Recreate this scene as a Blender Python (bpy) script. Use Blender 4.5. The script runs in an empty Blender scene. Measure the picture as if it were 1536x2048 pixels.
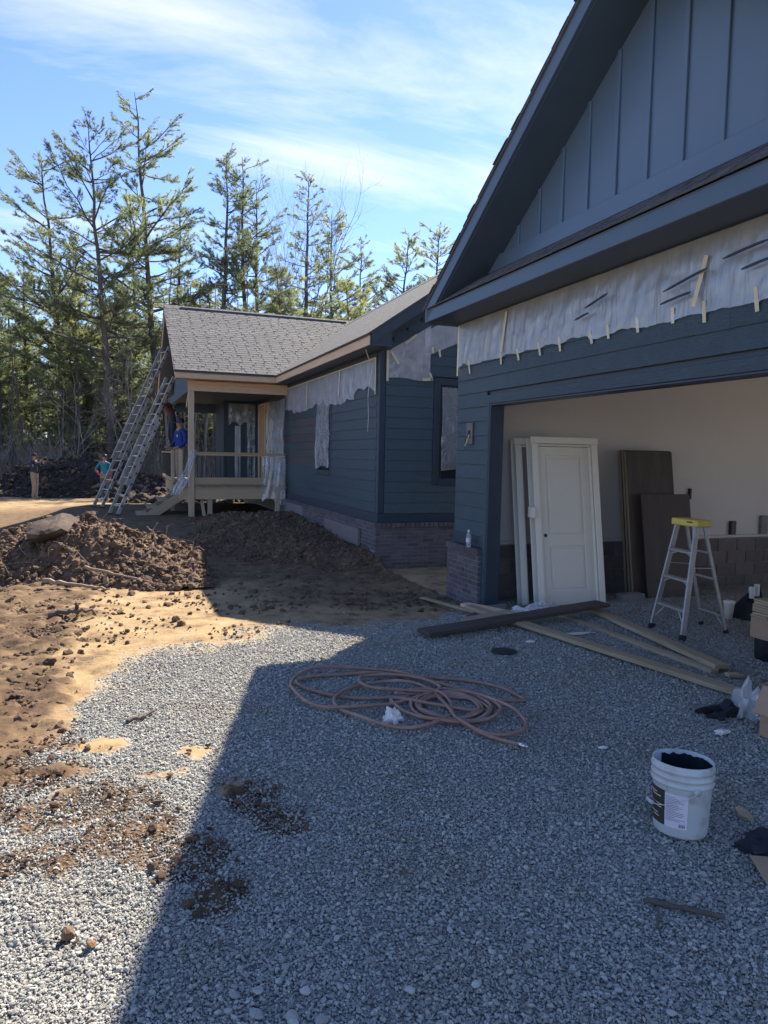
import bpy, bmesh, math, random
import numpy as np
from mathutils import Vector, Matrix, Euler, Quaternion

random.seed(7)
RNG = np.random.default_rng(11)
SC = bpy.context.scene
COL = SC.collection
R = math.radians

# ------------------------------------------------------------------ camera
cam_d = bpy.data.cameras.new('camera')
cam = bpy.data.objects.new('camera', cam_d)
COL.objects.link(cam)
F_PX, VP, LEAN, EYE = 1420.0, (228.0, 900.0), 0.019, 1.88
d1 = Vector(((VP[0]-768)/F_PX, (VP[1]-1024)/F_PX, 1.0)).normalized()
up_ = Vector((LEAN, -1.0, (d1.y-LEAN*d1.x)/d1.z)).normalized()
x_ = d1.cross(up_)
right = Vector((x_.x, d1.x, up_.x)); down = Vector((x_.y, d1.y, up_.y)); fwd = Vector((x_.z, d1.z, up_.z))
cam.matrix_world = Matrix((
    (right.x, -down.x, -fwd.x, 0), (right.y, -down.y, -fwd.y, 0), (right.z, -down.z, -fwd.z, EYE), (0, 0, 0, 1)))
cam_d.sensor_fit = 'VERTICAL'; cam_d.sensor_height = 24.0; cam_d.lens = F_PX/2048*24.0
cam_d.clip_start = 0.05; cam_d.clip_end = 1500
SC.camera = cam

# ------------------------------------------------------------------ world, sun, exposure
SUN = Vector((0.72, 0.75, 1.0)).normalized()
SUN_EL = math.asin(SUN.z); SUN_AZ = math.atan2(SUN.x, SUN.y)
world = bpy.data.worlds.new('World'); SC.world = world; world.use_nodes = True
wn, wl = world.node_tree.nodes, world.node_tree.links
wn.clear()
w_out = wn.new('ShaderNodeOutputWorld'); w_bg = wn.new('ShaderNodeBackground')
w_sky = wn.new('ShaderNodeTexSky'); w_sky.sky_type = 'NISHITA'; w_sky.sun_disc = False
w_sky.sun_elevation = SUN_EL; w_sky.sun_rotation = SUN_AZ
w_sky.air_density = 1.0; w_sky.dust_density = 0.15; w_sky.ozone_density = 1.8; w_sky.altitude = 300
w_bg.inputs['Strength'].default_value = 0.073
tc = wn.new('ShaderNodeTexCoord'); sep = wn.new('ShaderNodeSeparateXYZ')
wl.new(tc.outputs['Generated'], sep.inputs[0])
def wmath(op, a, b=None, c=None):
    n = wn.new('ShaderNodeMath'); n.operation = op
    for i, v in enumerate((a, b, c)):
        if v is None: continue
        if isinstance(v, (int, float)): n.inputs[i].default_value = v
        else: wl.new(v, n.inputs[i])
    return n.outputs[0]
zz = wmath('MAXIMUM', wmath('ADD', sep.outputs[2], 0.10), 0.02)
cu = wmath('DIVIDE', sep.outputs[0], zz); cv = wmath('DIVIDE', sep.outputs[1], zz)
comb = wn.new('ShaderNodeCombineXYZ'); wl.new(cu, comb.inputs[0]); wl.new(cv, comb.inputs[1])
def cloud_noise(rot, scale, sx, sy, detail, rough, dist, off):
    mp = wn.new('ShaderNodeMapping'); mp.inputs['Rotation'].default_value = (0, 0, rot)
    mp.inputs['Scale'].default_value = (sx, sy, 1); mp.inputs['Location'].default_value = off
    wl.new(comb.outputs[0], mp.inputs[0])
    n = wn.new('ShaderNodeTexNoise'); n.inputs['Scale'].default_value = scale
    n.inputs['Detail'].default_value = detail; n.inputs['Roughness'].default_value = rough
    n.inputs['Distortion'].default_value = dist
    wl.new(mp.outputs[0], n.inputs['Vector'])
    return n.outputs[0]
big = cloud_noise(R(-20), 0.75, 0.8, 1.4, 2, 0.5, 0.2, (-5.23, -5.12, 0))
fine = cloud_noise(R(-26), 2.0, 0.60, 1.6, 9, 0.62, 0.35, (8.68, 6.7, 0))
cl = wmath('MULTIPLY', wmath('SUBTRACT', wmath('ADD', wmath('MULTIPLY', big, 1.0), wmath('MULTIPLY', fine, 0.75)), 0.90), 3.2)
clc = wn.new('ShaderNodeClamp'); wl.new(cl, clc.inputs[0])
fade = wmath('MULTIPLY', clc.outputs[0], 0.78)
mixc = wn.new('ShaderNodeMix'); mixc.data_type = 'RGBA'
wl.new(fade, mixc.inputs['Factor']); 
tint = wn.new('ShaderNodeMix'); tint.data_type = 'RGBA'; tint.blend_type = 'MULTIPLY'; tint.inputs['Factor'].default_value = 1.0
wl.new(w_sky.outputs[0], tint.inputs['A']); tint.inputs['B'].default_value = (0.70, 0.765, 0.98, 1)
wl.new(tint.outputs['Result'], mixc.inputs['A'])
mixc.inputs['B'].default_value = (5.3, 5.3, 5.3, 1)
wl.new(mixc.outputs['Result'], w_bg.inputs['Color']); wl.new(w_bg.outputs[0], w_out.inputs[0])

sun_d = bpy.data.lights.new('sun', 'SUN'); sun_d.energy = 3.8; sun_d.angle = R(0.53); sun_d.color = (1.0, 0.91, 0.78)
sun = bpy.data.objects.new('sun', sun_d); COL.objects.link(sun)
sun.rotation_mode = 'QUATERNION'; sun.rotation_quaternion = SUN.to_track_quat('Z', 'Y'); sun.location = (20, 20, 30)

SC.view_settings.view_transform = 'Standard'; SC.view_settings.look = 'None'
SC.view_settings.gamma = 1.0; SC.view_settings.use_curve_mapping = False
SC.view_settings.exposure = 1.82
SC.render.engine = 'CYCLES'
SC.cycles.max_bounces = 7; SC.cycles.diffuse_bounces = 4; SC.cycles.transparent_max_bounces = 12
SC.cycles.use_denoising = True

# ------------------------------------------------------------------ helpers
class MB:
    """collects vertices and faces (optionally with material slots) and links them as one mesh"""
    def __init__(s): s.v = []; s.f = []; s.n = 0; s.m = []
    def add(s, verts, faces, mi=0):
        verts = np.asarray(verts, dtype=np.float32).reshape(-1, 3)
        s.v.append(verts)
        for arr in faces if isinstance(faces, list) and len(faces) and isinstance(faces[0], np.ndarray) and faces[0].ndim == 2 else [np.asarray(faces)]:
            s.f.append(arr.astype(np.int32)+s.n); s.m.append((len(arr), mi))
        s.n += len(verts)
    def box(s, lo, hi, mi=0, mat=None):
        x0, y0, z0 = lo; x1, y1, z1 = hi
        v = np.array([(x0,y0,z0),(x1,y0,z0),(x1,y1,z0),(x0,y1,z0),(x0,y0,z1),(x1,y0,z1),(x1,y1,z1),(x0,y1,z1)], dtype=np.float32)
        if mat is not None:
            v = np.array([list(mat @ Vector(p)) for p in v.tolist()], dtype=np.float32)
        s.add(v, np.array([(0,3,2,1),(4,5,6,7),(0,1,5,4),(1,2,6,5),(2,3,7,6),(3,0,4,7)]), mi)
    def bar(s, a, b, w, h=None, mi=0, upv=(0,0,1)):
        """square-section bar from a to b"""
        h = h or w; a = Vector(a); b = Vector(b); d = (b-a); L = d.length; d.normalize()
        u = Vector(upv)
        if abs(d.dot(u)) > 0.98: u = Vector((1,0,0))
        sx = d.cross(u).normalized(); sz = sx.cross(d).normalized()
        m = Matrix(((sx.x,d.x,sz.x,a.x),(sx.y,d.y,sz.y,a.y),(sx.z,d.z,sz.z,a.z),(0,0,0,1)))
        s.box((-w/2,0,-h/2),(w/2,L,h/2), mi, m)
    def tube(s, pts, rad, sides=8, mi=0, cap=True):
        P = np.asarray(pts, dtype=np.float64); n = len(P)
        rad = np.full(n, rad) if np.isscalar(rad) else np.asarray(rad)
        T = np.gradient(P, axis=0); T /= (np.linalg.norm(T, axis=1, keepdims=True)+1e-9)
        ref = np.array([0,0,1.0]) if abs(T[0,2]) < 0.9 else np.array([1.0,0,0])
        U = np.cross(T, ref); bad = np.linalg.norm(U, axis=1) < 1e-3; U[bad] = [1,0,0]
        U /= np.linalg.norm(U, axis=1, keepdims=True); V = np.cross(T, U)
        a = np.linspace(0, 2*np.pi, sides, endpoint=False)
        v = (P[:,None,:] + rad[:,None,None]*(np.cos(a)[None,:,None]*U[:,None,:]+np.sin(a)[None,:,None]*V[:,None,:])).reshape(-1,3)
        i = np.arange(n-1)[:,None]*sides; j = np.arange(sides)[None,:]; k = (j+1) % sides
        q = np.stack([i+j, i+k, i+sides+k, i+sides+j], -1).reshape(-1,4)[:, ::-1]
        fs = [q]
        if cap and sides >= 3:
            if sides == 4: fs += [np.array([[3,2,1,0]])[:, ::-1], np.array([[(n-1)*sides+t for t in range(4)]])]
            else:
                fs += [np.array([[0, t, t+1] for t in range(1, sides-1)]), np.array([[(n-1)*sides, (n-1)*sides+t+1, (n-1)*sides+t] for t in range(1, sides-1)])]
        s.add(v, fs, mi)
    def lathe(s, prof, seg=24, mi=0, center=(0,0,0)):
        prof = np.asarray(prof, dtype=np.float64); n = len(prof)
        a = np.linspace(0, 2*np.pi, seg, endpoint=False)
        v = np.stack([prof[:,0][:,None]*np.cos(a), prof[:,0][:,None]*np.sin(a), np.repeat(prof[:,1][:,None], seg, 1)], -1).reshape(-1,3)+np.array(center)
        i = np.arange(n-1)[:,None]*seg; j = np.arange(seg)[None,:]; k = (j+1) % seg
        s.add(v, np.stack([i+j, i+k, i+seg+k, i+seg+j], -1).reshape(-1,4), mi)
    def mesh(s, name, smooth=False):
        me = bpy.data.meshes.new(name)
        V = np.concatenate(s.v) if s.v else np.zeros((0,3), np.float32)
        me.vertices.add(len(V)); me.vertices.foreach_set('co', V.astype(np.float32).ravel())
        loops = np.concatenate([f.ravel() for f in s.f]); tot = np.concatenate([np.full(len(f), f.shape[1]) for f in s.f])
        st = np.concatenate([[0], np.cumsum(tot)[:-1]])
        me.loops.add(len(loops)); me.loops.foreach_set('vertex_index', loops.astype(np.int32))
        me.polygons.add(len(tot)); me.polygons.foreach_set('loop_start', st.astype(np.int32)); me.polygons.foreach_set('loop_total', tot.astype(np.int32))
        me.polygons.foreach_set('material_index', np.concatenate([np.full(c, mi) for c, mi in s.m]).astype(np.int32))
        me.polygons.foreach_set('use_smooth', np.full(len(tot), smooth))
        me.update(); me.validate()
        return me
    def build(s, name, mats, parent=None, smooth=False, loc=None, rot=None):
        return obj(name, s.mesh(name, smooth), mats, parent, loc, rot)

def obj(name, me, mats, parent=None, loc=None, rot=None):
    if mats is not None and not len(me.materials):
        for m in (mats if isinstance(mats, (list, tuple)) else [mats]): me.materials.append(m)
    o = bpy.data.objects.new(name, me); COL.objects.link(o)
    if parent is not None:
        o.parent = parent
        if parent.type == 'MESH': o.matrix_parent_inverse = parent.matrix_basis.inverted()
    if loc is not None: o.location = loc
    if rot is not None: o.rotation_euler = rot
    return o
def empty(name, loc=(0,0,0), rz=0.0):
    o = bpy.data.objects.new(name, None); COL.objects.link(o); o.location = loc; o.rotation_euler = (0,0,rz)
    o.empty_display_size = 0.1
    return o
def tag(o, label=None, cat=None, group=None, kind=None):
    if label: o['label'] = label
    if cat: o['category'] = cat
    if group: o['group'] = group
    if kind: o['kind'] = kind
    return o
def thing(name, label, cat, loc=(0,0,0), rz=0.0, group=None):
    return tag(empty(name, loc, rz), label, cat, group)
def bevel_box(lo, hi, b=0.004, seg=1, name='box'):
    bm = bmesh.new()
    bmesh.ops.create_cube(bm, size=1.0)
    for v in bm.verts:
        v.co = Vector([lo[i]+(v.co[i]+0.5)*(hi[i]-lo[i]) for i in range(3)])
    bmesh.ops.bevel(bm, geom=bm.edges[:], offset=b, segments=seg, affect='EDGES')
    me = bpy.data.meshes.new(name); bm.to_mesh(me); bm.free()
    return me
_bb = {}
def piece(name, size, mat, parent=None, mtx=None, b=0.004):
    """bevelled board of a given size centred on its origin, mesh shared between equal sizes"""
    key = (name, tuple(round(v, 4) for v in size), mat.name)
    if key not in _bb:
        h = [v/2 for v in size]
        me = bevel_box([-v for v in h], h, min(b, min(h)*0.6), 1, name); me.materials.append(mat); _bb[key] = me
    o = obj(name, _bb[key], None, parent)
    if mtx is not None: o.matrix_basis = mtx
    return o
def slab(name, lo, hi, mat, parent=None, b=0.004):
    c = [(lo[i]+hi[i])/2 for i in range(3)]
    return piece(name, [hi[i]-lo[i] for i in range(3)], mat, parent, Matrix.Translation(c), b)
def frame_m(o, ax, ay, az):
    return Matrix(((ax[0],ay[0],az[0],o[0]),(ax[1],ay[1],az[1],o[1]),(ax[2],ay[2],az[2],o[2]),(0,0,0,1)))
def between(name, a, b, w, h, mat, parent=None, upv=(0,0,1), bev=0.004):
    """board whose length runs from a to b, w wide (sideways) and h along upv"""
    a = Vector(a); b = Vector(b); d = b-a; L = d.length; d.normalize(); u = Vector(upv)
    if abs(d.dot(u)) > 0.98: u = Vector((1,0,0))
    sx = d.cross(u).normalized(); sz = sx.cross(d).normalized()
    return piece(name, (w, L, h), mat, parent, frame_m((a+b)/2, sx, d, sz), bev)

# value noise
_T = RNG.random((256, 256))
def vn(x, y):
    x = np.asarray(x, dtype=np.float64); y = np.asarray(y, dtype=np.float64)
    xi = np.floor(x).astype(int); yi = np.floor(y).astype(int); fx = x-xi; fy = y-yi
    fx = fx*fx*(3-2*fx); fy = fy*fy*(3-2*fy)
    a = _T[xi & 255, yi & 255]; b = _T[(xi+1) & 255, yi & 255]; c = _T[xi & 255, (yi+1) & 255]; d = _T[(xi+1) & 255, (yi+1) & 255]
    return (a*(1-fx)+b*fx)*(1-fy)+(c*(1-fx)+d*fx)*fy
def fbm(x, y, oct=4, gain=0.5):
    s = 0; a = 1; t = 0
    for i in range(oct):
        s = s+a*vn(x*2**i+17.3*i, y*2**i+5.1*i); t += a; a *= gain
    return s/t-0.5
def sm(a, b, x):
    t = np.clip((np.asarray(x, dtype=np.float64)-a)/(b-a), 0, 1); return t*t*(3-2*t)

# ------------------------------------------------------------------ materials
def mat(name, col, rough=0.6, col2=None, nscale=8.0, stretch=(1,1,1), contrast=1.0, bump=0.0, bscale=60.0, var=0.0, metal=0.0,
        spec=0.5, detail=5.0, third=None, tscale=2.0, bstretch=None, dust=None):
    m = bpy.data.materials.new(name); m.use_nodes = True
    n, l = m.node_tree.nodes, m.node_tree.links
    p = n['Principled BSDF']; p.inputs['Roughness'].default_value = rough; p.inputs['Metallic'].default_value = metal
    p.inputs['Specular IOR Level'].default_value = spec
    tcn = n.new('ShaderNodeTexCoord'); mp = n.new('ShaderNodeMapping'); mp.inputs['Scale'].default_value = stretch
    l.new(tcn.outputs['Object'], mp.inputs[0])
    oi = n.new('ShaderNodeObjectInfo')
    add = n.new('ShaderNodeVectorMath'); add.operation = 'ADD'; l.new(mp.outputs[0], add.inputs[0])
    sc = n.new('ShaderNodeMath'); sc.operation = 'MULTIPLY'; sc.inputs[1].default_value = 37.0; l.new(oi.outputs['Random'], sc.inputs[0]); l.new(sc.outputs[0], add.inputs[1])
    base = None
    rgb = n.new('ShaderNodeRGB'); rgb.outputs[0].default_value = (*col, 1); base = rgb.outputs[0]
    if col2 is not None:
        nz = n.new('ShaderNodeTexNoise'); nz.inputs['Scale'].default_value = nscale; nz.inputs['Detail'].default_value = detail; nz.inputs['Roughness'].default_value = 0.6
        l.new(add.outputs[0], nz.inputs['Vector'])
        rp = n.new('ShaderNodeMapRange'); rp.inputs[1].default_value = 0.5-0.22/contrast; rp.inputs[2].default_value = 0.5+0.22/contrast
        l.new(nz.outputs[0], rp.inputs[0])
        mx = n.new('ShaderNodeMix'); mx.data_type = 'RGBA'; l.new(rp.outputs[0], mx.inputs['Factor'])
        mx.inputs['A'].default_value = (*col, 1); mx.inputs['B'].default_value = (*col2, 1); base = mx.outputs['Result']
    if third is not None:
        nz = n.new('ShaderNodeTexNoise'); nz.inputs['Scale'].default_value = tscale; nz.inputs['Detail'].default_value = 6; l.new(add.outputs[0], nz.inputs['Vector'])
        rp = n.new('ShaderNodeMapRange'); rp.inputs[1].default_value = 0.52; rp.inputs[2].default_value = 0.70; l.new(nz.outputs[0], rp.inputs[0])
        mx = n.new('ShaderNodeMix'); mx.data_type = 'RGBA'; l.new(rp.outputs[0], mx.inputs['Factor']); l.new(base, mx.inputs['A']); mx.inputs['B'].default_value = (*third, 1); base = mx.outputs['Result']
    if dust is not None:
        ge = n.new('ShaderNodeNewGeometry'); nz = n.new('ShaderNodeTexNoise'); nz.inputs['Scale'].default_value = 1.1; nz.inputs['Detail'].default_value = 7; nz.inputs['Roughness'].default_value = 0.68; l.new(ge.outputs['Position'], nz.inputs['Vector'])
        rp = n.new('ShaderNodeMapRange'); rp.inputs[1].default_value = 0.50; rp.inputs[2].default_value = 0.72; rp.inputs[4].default_value = 0.75; l.new(nz.outputs[0], rp.inputs[0])
        mx = n.new('ShaderNodeMix'); mx.data_type = 'RGBA'; l.new(rp.outputs[0], mx.inputs['Factor']); l.new(base, mx.inputs['A']); mx.inputs['B'].default_value = (*dust, 1); base = mx.outputs['Result']
    if var:
        hv = n.new('ShaderNodeHueSaturation'); mr = n.new('ShaderNodeMapRange'); mr.inputs[3].default_value = 1-var; mr.inputs[4].default_value = 1+var
        l.new(oi.outputs['Random'], mr.inputs[0]); l.new(mr.outputs[0], hv.inputs['Value']); l.new(base, hv.inputs['Color']); base = hv.outputs[0]
    l.new(base, p.inputs['Base Color'])
    if bump:
        nb = n.new('ShaderNodeTexNoise'); nb.inputs['Scale'].default_value = bscale; nb.inputs['Detail'].default_value = 6
        if bstretch:
            mp2 = n.new('ShaderNodeMapping'); mp2.inputs['Scale'].default_value = bstretch; l.new(tcn.outputs['Object'], mp2.inputs[0])
            a2 = n.new('ShaderNodeVectorMath'); a2.operation = 'ADD'; l.new(mp2.outputs[0], a2.inputs[0]); l.new(sc.outputs[0], a2.inputs[1]); l.new(a2.outputs[0], nb.inputs['Vector'])
        else: l.new(add.outputs[0], nb.inputs['Vector'])
        bp = n.new('ShaderNodeBump'); bp.inputs['Strength'].default_value = bump; bp.inputs['Distance'].default_value = 0.01
        l.new(nb.outputs[0], bp.inputs['Height']); l.new(bp.outputs[0], p.inputs['Normal'])
    return m

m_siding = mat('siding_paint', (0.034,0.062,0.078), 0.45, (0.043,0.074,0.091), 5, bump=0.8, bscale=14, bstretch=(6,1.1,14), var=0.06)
m_prime = mat('siding_second_coat_missing', (0.085,0.074,0.074), 0.7, (0.058,0.060,0.066), 3, bump=0.4, bscale=14, bstretch=(6,1.1,14), var=0.08)
m_panel = mat('siding_paint_glare_lightened', (0.088,0.140,0.205), 0.36, (0.100,0.156,0.224), 1.2, bump=0.08, bscale=50)  # siding paint made lighter and bluer, lens veil over the gable put into colour
m_fascia = mat('fascia_paint_glare_lightened', (0.058,0.094,0.138), 0.42, (0.068,0.106,0.152), 2, bump=0.08, bscale=50)  # fascia and rakes lifted above the siding tone, painting in lens glare
m_trim = mat('trim_paint', (0.024,0.038,0.058), 0.45, (0.030,0.046,0.068), 3, bump=0.1, bscale=50)
m_soffit = mat('soffit_paint', (0.048,0.076,0.112), 0.5, (0.056,0.086,0.124), 3)
m_brick = mat('brick_clay', (0.13,0.105,0.11), 0.85, (0.085,0.075,0.085), 12, bump=0.5, bscale=90, var=0.28)
m_mortar = mat('mortar', (0.26,0.25,0.24), 0.95, (0.20,0.19,0.19), 20, bump=0.4, bscale=150)
m_cmu = mat('concrete_block', (0.20,0.165,0.155), 0.95, (0.145,0.125,0.122), 9, bump=0.6, bscale=120, var=0.14, third=(0.16,0.14,0.13), tscale=3)
m_conc = mat('concrete', (0.28,0.265,0.25), 0.95, (0.2,0.19,0.18), 6, bump=0.4, bscale=60)
m_dry = mat('greige_wall_paint', (0.62,0.575,0.56), 0.75, (0.59,0.55,0.535), 1.5, bump=0.04, bscale=80)
m_ceil = mat('ceiling_board', (0.60,0.57,0.53), 0.9, (0.55,0.52,0.49), 2)
m_pine = mat('raw_pine', (0.64,0.46,0.295), 0.7, (0.56,0.385,0.235), 3.2, (2,0.6,9), 1.2, bump=0.15, bscale=30, var=0.10)
m_pinex = mat('raw_pine_lengthwise', (0.70,0.51,0.33), 0.7, (0.57,0.39,0.24), 3.0, (9,0.5,9), 1.2, bump=0.15, bscale=30, var=0.10)
m_treat = mat('treated_lumber', (0.40,0.305,0.190), 0.75, (0.30,0.222,0.135), 3.0, (14,0.7,14), 1.3, bump=0.2, bscale=40, var=0.14, third=(0.44,0.36,0.25), tscale=2)
m_treat_x = mat('treated_lumber_x', (0.46,0.345,0.21), 0.75, (0.37,0.265,0.155), 3.0, (0.7,14,14), 1.3, bump=0.2, bscale=40, var=0.14)
m_treat_z = mat('treated_lumber_z', (0.52,0.41,0.275), 0.75, (0.42,0.315,0.195), 3.0, (14,14,0.7), 1.3, bump=0.2, bscale=40, var=0.12)
m_darkwood = mat('stained_board', (0.050,0.036,0.030), 0.6, (0.078,0.056,0.045), 3.0, (14,0.7,14), 1.2, bump=0.25, bscale=40, var=0.08)
m_brownpanel = mat('brown_panel', (0.055,0.038,0.034), 0.55, (0.070,0.050,0.044), 2.0, (3,3,0.5), 1.0, var=0.12, third=(0.09,0.07,0.06), tscale=2.5)
m_ply = mat('panel_edge', (0.38,0.30,0.20), 0.8, (0.25,0.19,0.12), 6, (1,1,0.3), var=0.25)
m_white = mat('white_paint', (0.86,0.80,0.70), 0.45, (0.82,0.76,0.66), 1.5)
m_slab = mat('white_door_slab', (0.80,0.735,0.635), 0.45, (0.77,0.705,0.605), 1.5)
m_metal = mat('aluminium', (0.62,0.62,0.63), 0.42, (0.5,0.5,0.5), 20, (1,1,0.2), metal=0.85, bump=0.05)
m_ladder = mat('weathered_aluminium', (0.48,0.44,0.38), 0.6, (0.34,0.31,0.27), 12, metal=0.3, third=(0.65,0.62,0.58), tscale=5)
m_black = mat('black_metal', (0.018,0.018,0.02), 0.5)
m_rubber = mat('black_rubber', (0.02,0.02,0.022), 0.8)
m_yellow = mat('yellow_plastic', (0.78,0.58,0.13), 0.5, (0.68,0.50,0.11), 9)
m_fibre = mat('ladder_rail', (0.36,0.37,0.39), 0.45, (0.28,0.28,0.30), 14, (1,1,0.2), metal=0.6)
m_tape = mat('masking_tape', (0.72,0.62,0.43), 0.75, (0.66,0.56,0.38), 6, var=0.10)
m_hose = mat('hose_rubber', (0.34,0.185,0.130), 0.55, (0.26,0.145,0.105), 30, bump=0.2, bscale=80, third=(0.36,0.25,0.20), tscale=6)
m_steel = mat('steel', (0.6,0.6,0.6), 0.3, metal=1.0)
m_bucket = mat('bucket_plastic', (0.50,0.515,0.51), 0.42, (0.46,0.475,0.47), 4, bump=0.03, third=(0.36,0.34,0.30), tscale=9)
m_paint = mat('wet_dark_paint', (0.012,0.020,0.026), 0.25)
m_labw = mat('label_paper', (0.68,0.62,0.68), 0.6, (0.62,0.56,0.62), 20)
m_labd = mat('label_dark', (0.035,0.028,0.022), 0.5, (0.05,0.04,0.03), 10)
m_ink = mat('label_ink', (0.10,0.09,0.13), 0.6)
m_card = mat('cardboard', (0.40,0.265,0.165), 0.9, (0.35,0.225,0.135), 6, (1,1,4), bump=0.1)
m_paper = mat('paper', (0.76,0.73,0.68), 0.8, (0.66,0.62,0.58), 12)
m_rag = mat('dark_rag', (0.012,0.013,0.02), 0.9, (0.03,0.03,0.04), 15, bump=0.3)
m_stone = mat('pale_stone', (0.37,0.368,0.345), 0.85, (0.28,0.28,0.268), 14, bump=0.5, bscale=40, var=0.22, third=(0.42,0.41,0.39), tscale=8)
m_gravel = mat('gravel_stone', (0.300,0.295,0.262), 0.85, (0.395,0.385,0.340), 30, bump=0.35, bscale=60, var=0.36, dust=(0.30,0.245,0.175))
m_gravel_d = mat('gravel_stone_warm', (0.40,0.37,0.32), 0.85, (0.28,0.26,0.23), 30, bump=0.35, bscale=60, var=0.40)
m_boulder = mat('boulder_rock', (0.095,0.064,0.044), 0.9, (0.058,0.040,0.028), 5, bump=0.9, bscale=14, third=(0.135,0.092,0.064), tscale=4)
m_soil = mat('soil', (0.150,0.090,0.050), 0.95, (0.070,0.042,0.026), 7, contrast=1.2, bump=0.9, bscale=35, third=(0.25,0.155,0.085), tscale=3)
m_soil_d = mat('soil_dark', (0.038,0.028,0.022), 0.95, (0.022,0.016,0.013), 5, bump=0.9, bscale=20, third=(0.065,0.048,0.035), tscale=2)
m_clod = mat('soil_clod', (0.195,0.118,0.066), 0.95, (0.100,0.060,0.036), 25, bump=0.8, bscale=60, var=0.40)
m_root = mat('dry_root', (0.33,0.25,0.16), 0.85, (0.22,0.155,0.10), 12, bump=0.4, bscale=40, var=0.25)
m_bark = mat('pine_bark', (0.125,0.104,0.090), 0.95, (0.072,0.060,0.052), 9, (1,1,0.25), bump=0.8, bscale=20)
m_barkg = mat('grey_bark', (0.26,0.235,0.205), 0.95, (0.17,0.155,0.135), 9, (1,1,0.3), bump=0.6, bscale=20)
m_bottle = None
m_shingle = mat('asphalt_shingle', (0.085,0.081,0.080), 0.92, (0.060,0.058,0.058), 9, contrast=1.2, bump=0.6, bscale=160, var=0.12, third=(0.085,0.082,0.082), tscale=5)
m_shingle_top = mat('asphalt_shingle_tab', (0.118,0.113,0.111), 0.92, (0.088,0.085,0.085), 9, contrast=1.2, bump=0.6, bscale=160, var=0.12, third=(0.14,0.134,0.132), tscale=5)
m_glass = bpy.data.materials.new('window_glass'); m_glass.use_nodes = True
_p = m_glass.node_tree.nodes['Principled BSDF']; _p.inputs['Base Color'].default_value = (0.02,0.025,0.03,1); _p.inputs['Roughness'].default_value = 0.05

def leaf_mat(name, c1, c2, trans=0.35):
    m = bpy.data.materials.new(name); m.use_nodes = True
    n, l = m.node_tree.nodes, m.node_tree.links; n.clear()
    o = n.new('ShaderNodeOutputMaterial'); d = n.new('ShaderNodeBsdfDiffuse'); t = n.new('ShaderNodeBsdfTranslucent'); mx = n.new('ShaderNodeMixShader')
    tcn = n.new('ShaderNodeTexCoord'); nz = n.new('ShaderNodeTexNoise'); nz.inputs['Scale'].default_value = 0.7; nz.inputs['Detail'].default_value = 4
    l.new(tcn.outputs['Object'], nz.inputs['Vector'])
    rp = n.new('ShaderNodeMapRange'); rp.inputs[1].default_value = 0.35; rp.inputs[2].default_value = 0.65; l.new(nz.outputs[0], rp.inputs[0])
    cm = n.new('ShaderNodeMix'); cm.data_type = 'RGBA'; cm.inputs['A'].default_value = (*c1,1); cm.inputs['B'].default_value = (*c2,1); l.new(rp.outputs[0], cm.inputs['Factor'])
    oi = n.new('ShaderNodeObjectInfo'); hv = n.new('ShaderNodeHueSaturation'); mr = n.new('ShaderNodeMapRange'); mr.inputs[3].default_value = 0.8; mr.inputs[4].default_value = 1.2
    l.new(oi.outputs['Random'], mr.inputs[0]); l.new(mr.outputs[0], hv.inputs['Value']); l.new(cm.outputs['Result'], hv.inputs['Color'])
    tm = n.new('ShaderNodeMix'); tm.data_type = 'RGBA'; tm.blend_type = 'MULTIPLY'; tm.inputs['Factor'].default_value = 1.0; l.new(hv.outputs[0], tm.inputs['A']); tm.inputs['B'].default_value = (1.75, 1.85, 1.75, 1)
    l.new(hv.outputs[0], d.inputs[0]); l.new(tm.outputs['Result'], t.inputs[0]); mx.inputs[0].default_value = trans
    l.new(d.outputs[0], mx.inputs[1]); l.new(t.outputs[0], mx.inputs[2]); l.new(mx.outputs[0], o.inputs[0])
    return m
m_needle = leaf_mat('pine_needles', (0.155,0.180,0.100), (0.215,0.230,0.130), 0.55)
m_needle2 = leaf_mat('pine_needles_yellowish', (0.195,0.212,0.100), (0.26,0.265,0.135), 0.55)
m_brush = leaf_mat('dry_brush', (0.34,0.30,0.25), (0.23,0.205,0.175), 0.1)
m_leaves = leaf_mat('fallen_leaves', (0.26,0.13,0.06), (0.19,0.10,0.05), 0.2)

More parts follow.
